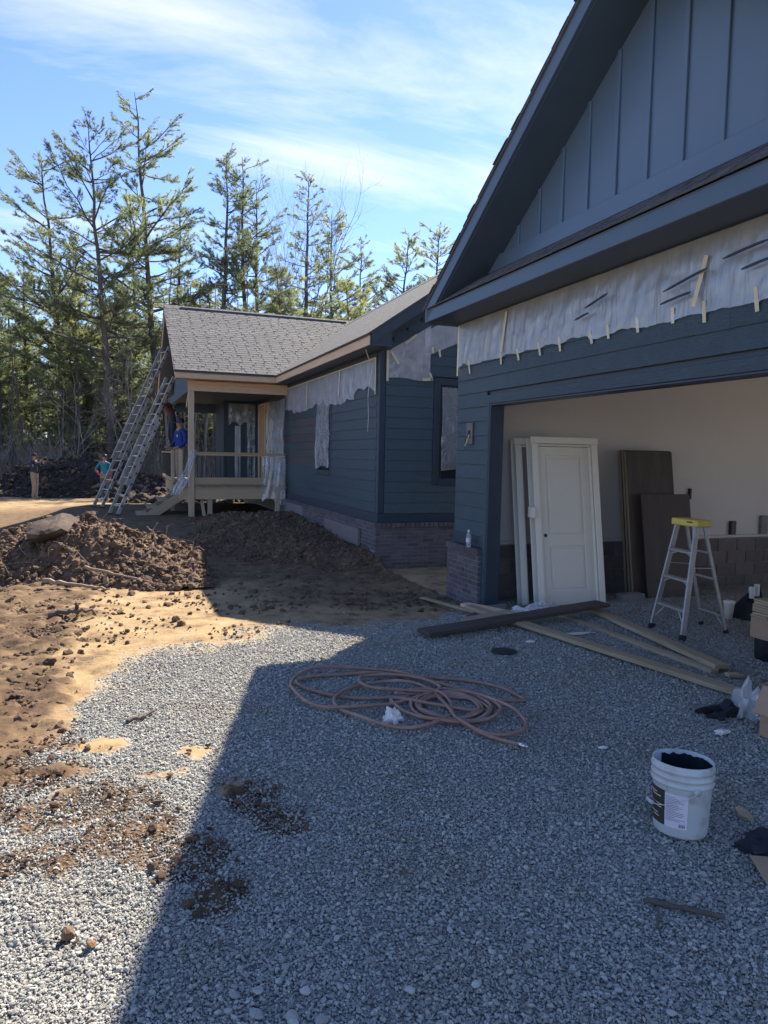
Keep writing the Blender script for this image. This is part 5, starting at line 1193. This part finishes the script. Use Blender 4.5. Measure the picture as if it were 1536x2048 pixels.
# ------------------------------------------------------------------ people
m_skin = mat('skin', (0.36,0.20,0.13), 0.6); m_hair = mat('dark_hair', (0.02,0.016,0.014), 0.7)
m_jacket = mat('dark_jacket', (0.020,0.026,0.042), 0.85, (0.030,0.036,0.055), 10, bump=.4, bscale=14); m_khaki = mat('khaki_cloth', (0.34,0.27,0.19), 0.9, (0.27,0.21,0.145), 8, bump=.4, bscale=14)
m_teal = mat('teal_cloth', (0.02,0.22,0.27), 0.85, (0.015,0.17,0.22), 8, bump=.4, bscale=14); m_red = mat('red_sleeve', (0.40,0.045,0.03), 0.85)
m_blue = mat('royal_blue_cloth', (0.012,0.045,0.24), 0.85, (0.009,0.035,0.18), 8, bump=.4, bscale=14); m_maroon = mat('maroon_cloth', (0.11,0.035,0.028), 0.85, (0.08,0.028,0.022), 8)
m_jeans = mat('dark_jeans', (0.022,0.028,0.048), 0.9, (0.03,0.038,0.06), 8); m_shoe = mat('tan_boot', (0.22,0.15,0.09), 0.8); m_grey = mat('grey_cloth', (0.10,0.10,0.11), 0.9)
def person(label, loc, rz, J, mats, scale=1.0):
    """J: joint overrides; mats: shirt, sleeve, trousers, shoe, hair"""
    B = dict(pelvis=(0,0,.96), belly=(0,-.005,1.10), chest=(0,0,1.30), collar=(0,.01,1.44), neck=(0,-.005,1.52), jaw=(0,-.025,1.585), skull=(0,-.005,1.665), crown=(0,.005,1.715), nose=(0,-.125,1.625),
             hipL=(-.095,0,.90), kneeL=(-.10,-.01,.50), ankL=(-.10,.02,.09), toeL=(-.115,-.16,.035), hipR=(.095,0,.90), kneeR=(.10,-.01,.50), ankR=(.10,.02,.09), toeR=(.115,-.16,.035),
             shL=(-.185,.01,1.41), elL=(-.24,.02,1.12), wrL=(-.235,-.06,.88), haL=(-.23,-.085,.80), shR=(.185,.01,1.41), elR=(.24,.02,1.12), wrR=(.235,-.06,.88), haR=(.23,-.085,.80))
    B.update(J)
    Rr = dict(pelvis=(.155,.115), belly=(.150,.110), chest=(.165,.115), collar=(.12,.08), neck=(.055,.055), jaw=(.068,.075), skull=(.082,.098), crown=(.058,.070), nose=(.014,.014),
              hip=(.095,.095), knee=(.066,.066), ank=(.048,.048), toe=(.042,.034), sh=(.072,.068), el=(.052,.052), wr=(.033,.036), ha=(.036,.022))
    E_ = [('pelvis','belly'),('belly','chest'),('chest','collar'),('collar','neck'),('neck','jaw'),('jaw','skull'),('skull','crown'),('skull','nose')]
    for s_ in 'LR': E_ += [('pelvis','hip'+s_),('hip'+s_,'knee'+s_),('knee'+s_,'ank'+s_),('ank'+s_,'toe'+s_),('collar','sh'+s_),('sh'+s_,'el'+s_),('el'+s_,'wr'+s_),('wr'+s_,'ha'+s_)]
    names = list(B); V = [Vector(B[k_]) for k_ in names]; rad_ = []
    for k_ in names: rad_.append(Rr.get(k_) or Rr[k_[:-1]])
    for s_ in 'LR':   # five fingers on each hand
        h_ = Vector(B['ha'+s_]); d_ = (h_-Vector(B['wr'+s_])).normalized(); side = d_.cross(Vector((0,0,1)));  side = side.normalized() if side.length > .2 else Vector((0,1,0))
        for f_, (o_, L_) in enumerate(((-.033,.045),(-.012,.075),(.004,.082),(.018,.076),(.032,.060))):
            tip = h_+side*o_*1.3+d_*L_; names.append('fi'+s_); V.append(tip); rad_.append((.0095,.0095)); E_.append(('ha'+s_, len(V)-1))
    idx = {k_: i for i, k_ in enumerate(names) if not k_.startswith('fi')}
    ed = [(idx[a], idx[b] if isinstance(b, str) else b) for a, b in E_]
    me = bpy.data.meshes.new('body'); me.from_pydata([tuple(v) for v in V], ed, [])
    tmp = bpy.data.objects.new('tmp_body', me); COL.objects.link(tmp)
    md = tmp.modifiers.new('skin', 'SKIN'); md.use_smooth_shade = True
    sv = me.skin_vertices[0].data
    for i, r_ in enumerate(rad_): sv[i].radius = r_; sv[i].use_root = (i == 0)
    tmp.modifiers.new('sub', 'SUBSURF').levels = 2; tmp.modifiers['sub'].render_levels = 2
    bpy.context.view_layer.update()
    dg = bpy.context.evaluated_depsgraph_get(); bme = bpy.data.meshes.new_from_object(tmp.evaluated_get(dg)); bpy.data.objects.remove(tmp)
    shirt, sleeve, trous, shoe, hair, skin = mats
    bme.materials.clear()
    for m_ in (skin, shirt, sleeve, trous, shoe, hair): bme.materials.append(m_)
    reg = {}
    for a, b in ed:
        na_, nb_ = names[a], names[b]; key = na_+'-'+nb_
        if nb_ in ('jaw','skull','crown','nose','neck'): r_ = 0
        elif 'fi' in nb_ or nb_.startswith('ha'): r_ = 0
        elif nb_.startswith('wr') : r_ = 2
        elif nb_.startswith('el'): r_ = 1
        elif nb_.startswith('toe'): r_ = 4
        elif nb_.startswith(('hip','knee','ank')): r_ = 3
        else: r_ = 1
        reg[(a, b)] = r_
    segs = [(V[a], V[b], reg[(a,b)]) for a, b in ed]
    zb = Vector(B['belly']).z-.10
    for p_ in bme.polygons:
        c_ = p_.center; best = 9; rg = 0
        for a, b, r_ in segs:
            ab = b-a; t = max(0, min(1, (c_-a).dot(ab)/max(ab.length_squared,1e-6))); dd_ = (c_-(a+ab*t)).length
            if r_ in (0,) and dd_ < .02: dd_ -= .01
            if dd_ < best: best = dd_; rg = r_
        if rg == 1 and c_.z < zb and (c_-V[0]).length < .22: rg = 3
        p_.material_index = rg; p_.use_smooth = True
    root = thing('person', label, 'person', loc, rz); root.scale = (scale,)*3
    o = bpy.data.objects.new('body', bme); COL.objects.link(o); o.parent = root
    sk = Vector(B['skull']); fd = (Vector(B['nose'])-sk); fd.z *= .3; fd.normalize(); sd_ = fd.cross(Vector((0,0,1))).normalized()
    for sg_ in (-1, 1):
        e_ = lump('eye', 5, 1, 0, (.011,.008,.008), m_hair, False); obj('eye', e_, None, root, sk+fd*.088+sd_*sg_*.032+Vector((0,0,-.01)))
        e_ = lump('ear', 6, 1, 0, (.012,.020,.030), skin, False); obj('ear', e_, None, root, sk+sd_*sg_*.085+Vector((0,0,-.02)))
    return root, sk, fd
def cap_on(root, sk, fd, m, brim=True, beanie=False):
    mb = MB(); mb.lathe([(.098,-.01),(.101,.02),(.098,.055),(.078,.095),(.04,.115),(0,.118)], 20)
    o = mb.build('cap', m, root, True, sk-fd*.012+Vector((0,0,.005))); o.scale = (1,1.08,1)
    if brim:
        mb = MB(); n_ = 12; V = []
        for r_, dz in ((.09,0),(.17,-.012)):
            for a in np.linspace(-1.0, 1.0, n_):
                ang_ = math.atan2(fd.y, fd.x)+a; V.append((r_*math.cos(ang_), r_*math.sin(ang_), dz))
        V += [(x,y,z-.006) for x,y,z in V]
        ii = np.arange(n_-1); q1 = np.stack([ii, ii+n_, ii+n_+1, ii+1], -1)
        mb.add(V, [q1, (q1+2*n_)[:, ::-1], np.stack([ii+n_, ii+3*n_, ii+3*n_+1, ii+n_+1], -1)])
        mb.build('brim', m, root, True, sk+Vector((0,0,.008)))
# man at the far left with hands raised to his face
r_, sk, fd = person('man in dark jacket, khaki trousers and cap with hands raised, standing far left', (-2.86, 30.2, gzf(-2.86,30.2)+.005), R(60),
    dict(elL=(-.27,-.13,1.20), wrL=(-.12,-.30,1.40), haL=(-.06,-.30,1.48), elR=(.27,-.13,1.18), wrR=(.12,-.31,1.38), haR=(.06,-.31,1.47), kneeL=(-.10,-.04,.5), toeR=(.16,-.14,.035)), (m_jacket, m_jacket, m_khaki, m_shoe, m_hair, m_skin))
cap_on(r_, sk, fd, m_jacket)
slab('phone', (-.06,-.37,1.50), (.06,-.355,1.56), m_black, r_)
# man in the teal shirt behind the ladders
r_, sk, fd = person('man in teal shirt with red sleeves and hand on hip behind the ladders', (-.35, 29.6, gzf(-.35,29.6)+.005), R(-12),
    dict(elL=(-.36,.06,1.16), wrL=(-.19,-.10,1.02), haL=(-.13,-.11,.98)), (m_teal, m_red, m_grey, m_shoe, m_hair, m_skin))
cap_on(r_, sk, fd, m_black, False)
# man in the blue hoodie at the top of the porch steps
r_, sk, fd = person('man in royal blue hoodie and black cap standing at the porch steps', (1.64, 19.55, .99), R(-62),
    dict(elL=(-.25,.0,1.14), wrL=(-.20,-.20,1.02), haL=(-.17,-.27,1.0), elR=(.25,.0,1.14), wrR=(.20,-.19,1.0), haR=(.18,-.26,.98)), (m_blue, m_blue, m_khaki, m_shoe, m_hair, m_skin), .99)
cap_on(r_, sk, fd, m_black)
mb = MB(); mb.tube([(.06,.09,1.36),(.11,.135,1.42),(0,.15,1.45),(-.11,.135,1.42),(-.06,.09,1.36)], .032, 8); mb.build('hood', m_blue, r_, True)
slab('chest_mark', (.03,-.1255,1.28), (.05,-.1235,1.34), m_paper, r_, .0005); slab('chest_mark', (.055,-.1255,1.28), (.075,-.1235,1.33), m_paper, r_, .0005)
# man in maroon standing on the porch side rail, reaching up under the roof
r_, sk, fd = person('man in maroon shirt and dark jeans standing on the porch rail behind the ladder', (1.54, 20.75, 1.872), R(-75),
    dict(belly=(0,-.03,1.08), chest=(0,-.10,1.26), collar=(0,-.16,1.38), neck=(0,-.20,1.45), jaw=(0,-.25,1.50), skull=(0,-.26,1.58), crown=(0,-.255,1.63), nose=(0,-.37,1.56), shL=(-.185,-.15,1.36), shR=(.185,-.15,1.36),
         elL=(-.24,-.34,1.30), wrL=(-.18,-.50,1.45), haL=(-.16,-.54,1.52), elR=(.24,-.36,1.36), wrR=(.16,-.50,1.56), haR=(.14,-.53,1.64), kneeL=(-.10,-.06,.50), kneeR=(.10,-.04,.50)), (m_maroon, m_maroon, m_jeans, m_shoe, m_hair, m_skin), .93)
cap_on(r_, sk, fd, m_maroon, False)

# ------------------------------------------------------------------ trees
def pine_mesh(seed, H, base=.38, spread=2.6, dens=1.0, yellow=0, lean=(0,0), low_dead=True, fork=None, needle=.15):
    r = np.random.default_rng(seed)
    wood = MB(); nd_v = []; 
    nseg = 16; t = np.linspace(0, 1, nseg)
    wob = np.cumsum(r.normal(0, .055, (nseg,2)), 0); wob -= wob[0]
    def axis_(z): 
        u = np.clip(z/H, 0, 1); return np.array([np.interp(u, t, wob[:,0])+lean[0]*u**1.5, np.interp(u, t, wob[:,1])+lean[1]*u**1.5, z])
    trunk = np.array([axis_(H*u) for u in t]); r0 = .0095*H+.03
    wood.tube(trunk, r0*(1-t)**.85+.014, 8)
    tuft_p, tuft_d = [], []
    z = H*base*.45 if low_dead else H*base
    az0 = r.uniform(0, 6.28)
    while z < H*.985:
        u = (z/H-base)/(1-base)
        nb = r.integers(2, 5)
        for b in range(nb):
            az = az0+b*6.283/nb+r.normal(0,.7)
            if u < 0: L = spread*r.uniform(.25,.7); alive = False
            else:
                prof = (0.55+0.45*min(u/.22,1))*max(1-u, .03)**.55
                L = spread*prof*min(1.25, r.lognormal(-.35,.42))+.12; alive = True
                if r.random() < .10: continue
            el = r.uniform(-.25,.38)+(.50*max(u,0)**1.5)
            zb_ = float(np.clip(z+r.normal(0, .022*H), .5, H*.985))
            n5 = 6; s = np.linspace(0, 1, n5)
            o = axis_(zb_)
            dirh = np.array([math.cos(az), math.sin(az), 0]); 
            curve = o+np.outer(s*L*math.cos(el), dirh)+np.outer(s*L*math.sin(el)+(.16*L*s**2 if alive else -.06*L*s**2), [0,0,1])
            curve[1:] += np.cumsum(r.normal(0, .035*L**.5, (n5-1,3)), 0)
            br = max(.010, .016*L)*(1 if alive else .7)
            wood.tube(curve, br*(1-s)+.005, 4, cap=False)
            if not alive:
                if r.random() < .5:
                    k = r.integers(2,5); e = curve[k]+r.normal(0,.25,3)*L; wood.tube(np.array([curve[k], (curve[k]+e)/2+r.normal(0,.03,3), e]), [.008,.006,.003], 3, cap=False)
                continue
            ns = max(5, int(L*6.4*dens))
            for q_ in range(ns):
                f_ = r.uniform(.28, 1.0); p0 = np.array([np.interp(f_, s, curve[:,i]) for i in range(3)])
                sd_ = np.cross(dirh, [0,0,1])*r.choice([-1,1]); d = dirh*r.uniform(.35,.9)+sd_*r.uniform(.3,.9)*(1.15-f_)+np.array([0,0,r.uniform(.0,.55)])
                d /= np.linalg.norm(d); l_ = (.22+.30*L*(1.12-f_))*r.uniform(.6,1.2)
                p1 = p0+d*l_*.55+r.normal(0,.03,3); p2 = p0+d*l_+np.array([0,0,.10*l_])
                wood.tube(np.array([p0,p1,p2]), [.009,.007,.004], 3, cap=False)
                nt = max(2, int(l_/.075*dens))
                for k in range(nt):
                    g = r.uniform(.25,1.0); pp = p0+(p1-p0)*min(g*2,1) if g < .5 else p1+(p2-p1)*(g-.5)*2
                    tuft_p.append(pp); tuft_d.append(d)
                tuft_p.append(p2); tuft_d.append(d)
        z += H*r.uniform(.016,.030); az0 += r.uniform(.6,1.6)
    tp_ = np.array(tuft_p); td = np.array(tuft_d); n_ = len(tp_); K = 8
    base_ = np.repeat(tp_, K, 0)+r.normal(0,.018,(n_*K,3)); dd_ = np.repeat(td, K, 0)+r.normal(0,.75,(n_*K,3)); dd_ /= np.linalg.norm(dd_, axis=1, keepdims=True)
    ln = r.uniform(.6,1.25,(n_*K,1))*needle; sd = np.cross(dd_, r.normal(0,1,(n_*K,3))); sd /= np.linalg.norm(sd, axis=1, keepdims=True)+1e-9
    w = .0145
    tri = np.stack([base_-sd*w*.6, base_+sd*w*.6, base_+dd_*ln+sd*w*.2], 1).reshape(-1,3)
    cr = MB(); cr.add(tri, np.arange(len(tri)).reshape(-1,3))
    return wood.mesh('trunk', True), cr.mesh('crown')
def bare_mesh(seed, H, spread=.33, r0=.16, levels=5, start=.35, up=.5):
    r = np.random.default_rng(seed); wood = MB()
    def grow(p, d, L, rad, lv):
        n_ = 5; P = [p]; c = p.copy(); dd = d.copy()
        for i in range(n_-1):
            dd = dd+r.normal(0,.12,3)+np.array([0,0,.06*up]); dd /= np.linalg.norm(dd); c = c+dd*L/(n_-1); P.append(c.copy())
        P = np.array(P); wood.tube(P, np.linspace(rad, rad*.55, n_), 6 if lv > 2 else 3, cap=False)
        if lv == 0: return
        for k in range(r.integers(2,4) if lv > 1 else r.integers(2,5)):
            f_ = r.uniform(.35,1.0); q = np.array([np.interp(f_, np.linspace(0,1,n_), P[:,i]) for i in range(3)])
            nd = dd+r.normal(0,spread*1.7,3); nd[2] += .25*up; nd /= np.linalg.norm(nd); grow(q, nd, L*r.uniform(.55,.8), rad*.55*r.uniform(.7,1), lv-1)
        grow(P[-1], dd, L*.75, rad*.55, lv-1)
    grow(np.zeros(3), np.array([0,0,1.0]), H*start, r0, levels)
    return wood.mesh('trunk', True)
m_nd = [m_needle, m_needle2]
def pine(label, x, y, H, seed, base=.38, spread=2.6, dens=1.0, yellow=0, lean=(0,0), rz=0, needle=.15, group='pine trees at the wood edge'):
    tw, tcw = pine_mesh(seed, H, base, spread, dens, yellow, lean, needle=needle)
    root = thing('pine_tree', label, 'tree', (x, y, gzf(x,y)-.1), rz, group)
    obj('trunk', tw, m_bark, root); obj('crown', tcw, m_nd[yellow], root)
    return tw, tcw
LIB = []
LIB.append(pine('tallest pine, its bare trunk passing left of the porch roof peak', 2.2, 41.0, 20.6, 101, .33, 4.6, 1.15, 0, (-.9,0)))
LIB.append(pine('tall wide pine left of the tallest pine, above the ladders', -.1, 39.7, 18.2, 102, .30, 5.0, 1.1, 0, (-1.0,0)))
LIB.append(pine('wide feathery pine at the far left of the tall group', -2.4, 44.8, 17.8, 103, .28, 5.6, 1.05, 0, (-.9,0)))
LIB.append(pine('pine standing directly above the porch ridge, narrow and tall', 5.5, 40.8, 18.2, 104, .42, 2.7, 1.1, 0))
LIB.append(pine('left of two close pine trunks behind the porch roof', 7.05, 42.4, 18.6, 105, .40, 3.2, 1.05, 0))
LIB.append(pine('right of two close pine trunks behind the porch roof', 7.95, 43.2, 17.4, 106, .42, 3.6, 1.0, 0))
LIB.append(pine('slender spire shaped pine right of the bare tree', 10.4, 40.1, 17.5, 107, .38, 2.5, 1.0, 0))
LIB.append(pine('bushy pine right of the spire shaped pine', 12.9, 43.4, 16.6, 108, .22, 4.0, 1.15, 1))
pine('thin pine half hidden behind the tallest pine', 3.5, 44.9, 16.6, 109, .40, 2.2, 1.0, 0, (.3,0))
pine('small pine between the spire pine and the porch valley', 9.4, 43.6, 12.9, 110, .25, 2.0, 1.1, 1)
pine('pale green pine above the house ridge, left of three', 15.8, 45.4, 15.4, 111, .25, 3.7, 1.2, 1)
pine('pale green pine above the house ridge, middle of three', 17.6, 42.7, 15.8, 112, .25, 3.8, 1.2, 1)
pine('pale green pine above the house ridge, beside the garage rake', 21.0, 45.7, 17.4, 113, .25, 3.9, 1.2, 1)
pine('short yellowish pine at the left edge of the picture', -5.9, 45.1, 10.8, 114, .12, 2.8, 1.25, 1)
pine('short dense pine just left of the tall pine group', -4.6, 47.5, 12.4, 115, .12, 2.9, 1.25, 1)
pine('background pine between the wide pine and the tallest pine', 1.1, 50.0, 17.6, 116, .30, 2.8, 1.0, 0)
pine('low green pine under the tall wide pine', -1.6, 42.5, 10.5, 117, .18, 2.6, 1.2, 1)
pine('pine low behind the porch gable, left of its rake', 3.0, 47.0, 11.5, 118, .15, 2.7, 1.2, 0)
def bare(label, x, y, H, seed, **k):
    root = thing('bare_tree', label, 'tree', (x, y, gzf(x,y)-.1)); obj('trunk', bare_mesh(seed, H, **k), m_barkg, root); return root
bare('leafless spreading tree between the double trunk pine and the spire pine', 8.3, 41.0, 18.0, 201, r0=.17, levels=6, start=.34, spread=.30)
bare('leafless pale sapling standing behind the man in the dark jacket', -2.0, 37.5, 8, 202, r0=.05, levels=5, start=.30, spread=.28)
bare('leaning leafless sapling left of the ladders', .2, 36.5, 9, 203, r0=.05, levels=5, start=.32, spread=.30)
bare('leafless thin tree seen through the porch', 4.6, 36.0, 10, 204, r0=.07, levels=5, start=.34, spread=.25)

# --- the wood behind (one mass) and its undergrowth
def joined(name, a, b, ma, mb_):
    bm = bmesh.new(); bm.from_mesh(a); na = len(bm.faces); bm.from_mesh(b); bm.faces.ensure_lookup_table()
    for i, f_ in enumerate(bm.faces): f_.material_index = 0 if i < na else 1
    me = bpy.data.meshes.new(name); bm.to_mesh(me); bm.free(); me.materials.append(ma); me.materials.append(mb_); return me
wood_src = [joined('wood_tree', *LIB[3], m_bark, m_needle), joined('wood_tree', *LIB[6], m_bark, m_needle), joined('wood_tree', *LIB[7], m_bark, m_needle2),
            joined('wood_tree', *pine_mesh(120, 11, .10, 2.8, .85, needle=.17), m_bark, m_needle2), joined('wood_tree', *pine_mesh(121, 9, .06, 2.6, .8, needle=.17), m_bark, m_needle)]
col_wood = source_collection('wood_source', wood_src)
r = np.random.default_rng(31)
P, rt, sc_, ix = [], [], [], []
def put(x, y, s, i): P.append((x, y, float(gz(x,y))-.1)); rt.append((r.normal(0,.03), r.normal(0,.03), r.uniform(0,6.28))); sc_.append((s,s,s*r.uniform(.9,1.05))); ix.append(i)
for i in range(85):
    y = r.uniform(52, 88); x = r.uniform(-16, 46)*(y/55)
    short = r.random() < .6
    put(x, y, r.uniform(.85,1.25) if short else r.uniform(.55,.78)*(1+.003*y), r.integers(3,5) if short else r.integers(0,3))
for i in range(36):
    y = r.uniform(43, 53); x = r.uniform(-15, 7); put(x, y, r.uniform(.55,1.12), r.integers(3,5))
for i in range(36):
    y = r.uniform(37, 48); x = r.uniform(7, 30); put(x, y, r.uniform(.65,1.15), r.integers(3,5))
scatter('woodland', P, rt, sc_, ix, col_wood); tag(bpy.data.objects['woodland'], 'dense pine wood closing the view behind the house', 'wood')
def bush_mesh(seed, n_, H, m, leafy=False):
    rr_ = np.random.default_rng(seed); mb = MB()
    for i in range(n_):
        a = rr_.uniform(0,6.28); el = rr_.uniform(.5,1.45); L = H*rr_.uniform(.4,1.0); p = np.array([rr_.normal(0,.25),rr_.normal(0,.25),0])
        d = np.array([math.cos(a)*math.cos(el), math.sin(a)*math.cos(el), math.sin(el)]); pts = [p]
        for k in range(4): d = d+rr_.normal(0,.16,3); d /= np.linalg.norm(d); pts.append(pts[-1]+d*L/4)
        pts = np.array(pts); mb.tube(pts, np.linspace(.011,.003,5), 3, cap=False)
        for k in range(5):
            f_ = rr_.uniform(.2,1); q = np.array([np.interp(f_, np.linspace(0,1,5), pts[:,j]) for j in range(3)]); e = q+(d+rr_.normal(0,.7,3))*L*.22
            mb.tube(np.array([q,(q+e)/2+rr_.normal(0,.03,3),e]), [.006,.004,.002], 3, cap=False)
    me = mb.mesh('bush'); me.materials.append(m); return me
def pole_mesh(seed):
    rr_ = np.random.default_rng(seed); mb = MB(); H = rr_.uniform(7,11); z = np.linspace(0,1,7); w_ = np.cumsum(rr_.normal(0,.12,(7,2)),0)
    mb.tube(np.stack([w_[:,0], w_[:,1], z*H], -1), np.linspace(.06,.02,7), 6, cap=False)
    for k in range(16):
        zz2 = rr_.uniform(.2,1); o_ = np.array([np.interp(zz2,z,w_[:,0]), np.interp(zz2,z,w_[:,1]), zz2*H]); a = rr_.uniform(0,6.28); L = rr_.uniform(.5,1.6)
        mb.tube(np.array([o_, o_+np.array([math.cos(a),math.sin(a),.15])*L*.6+rr_.normal(0,.05,3), o_+np.array([math.cos(a),math.sin(a),.3])*L]), [.012,.008,.003], 3, cap=False)
    me = mb.mesh('pole'); me.materials.append(m_barkg if seed % 2 else m_bark); return me
col_bush = source_collection('brush_source', [bush_mesh(300+i, 26, 2.4, m_brush) for i in range(3)]+[bush_mesh(310, 22, 1.6, m_barkg)]+[pole_mesh(320+i) for i in range(4)])
r = np.random.default_rng(32); P, rt, sc_, ix = [], [], [], []
for i in range(950):
    y = r.uniform(36, 56); x = r.uniform(-15, 14) if i % 4 else r.uniform(12, 30); b_ = r.random() < .66
    if (x+.7)**2/9+(y-34)**2/4 < 1: continue
    put(x, y, r.uniform(.6,1.5) if b_ else r.uniform(.45,.85), r.integers(0,4) if b_ else r.integers(4,8))
for i in range(90):
    y = r.uniform(33, 40); x = r.uniform(2, 9); put(x, y, r.uniform(.5,1.1), r.integers(0,8))
scatter('undergrowth', P, rt, sc_, ix, col_bush); tag(bpy.data.objects['undergrowth'], 'tangle of bare grey brush and thin poles under the pines', 'undergrowth')
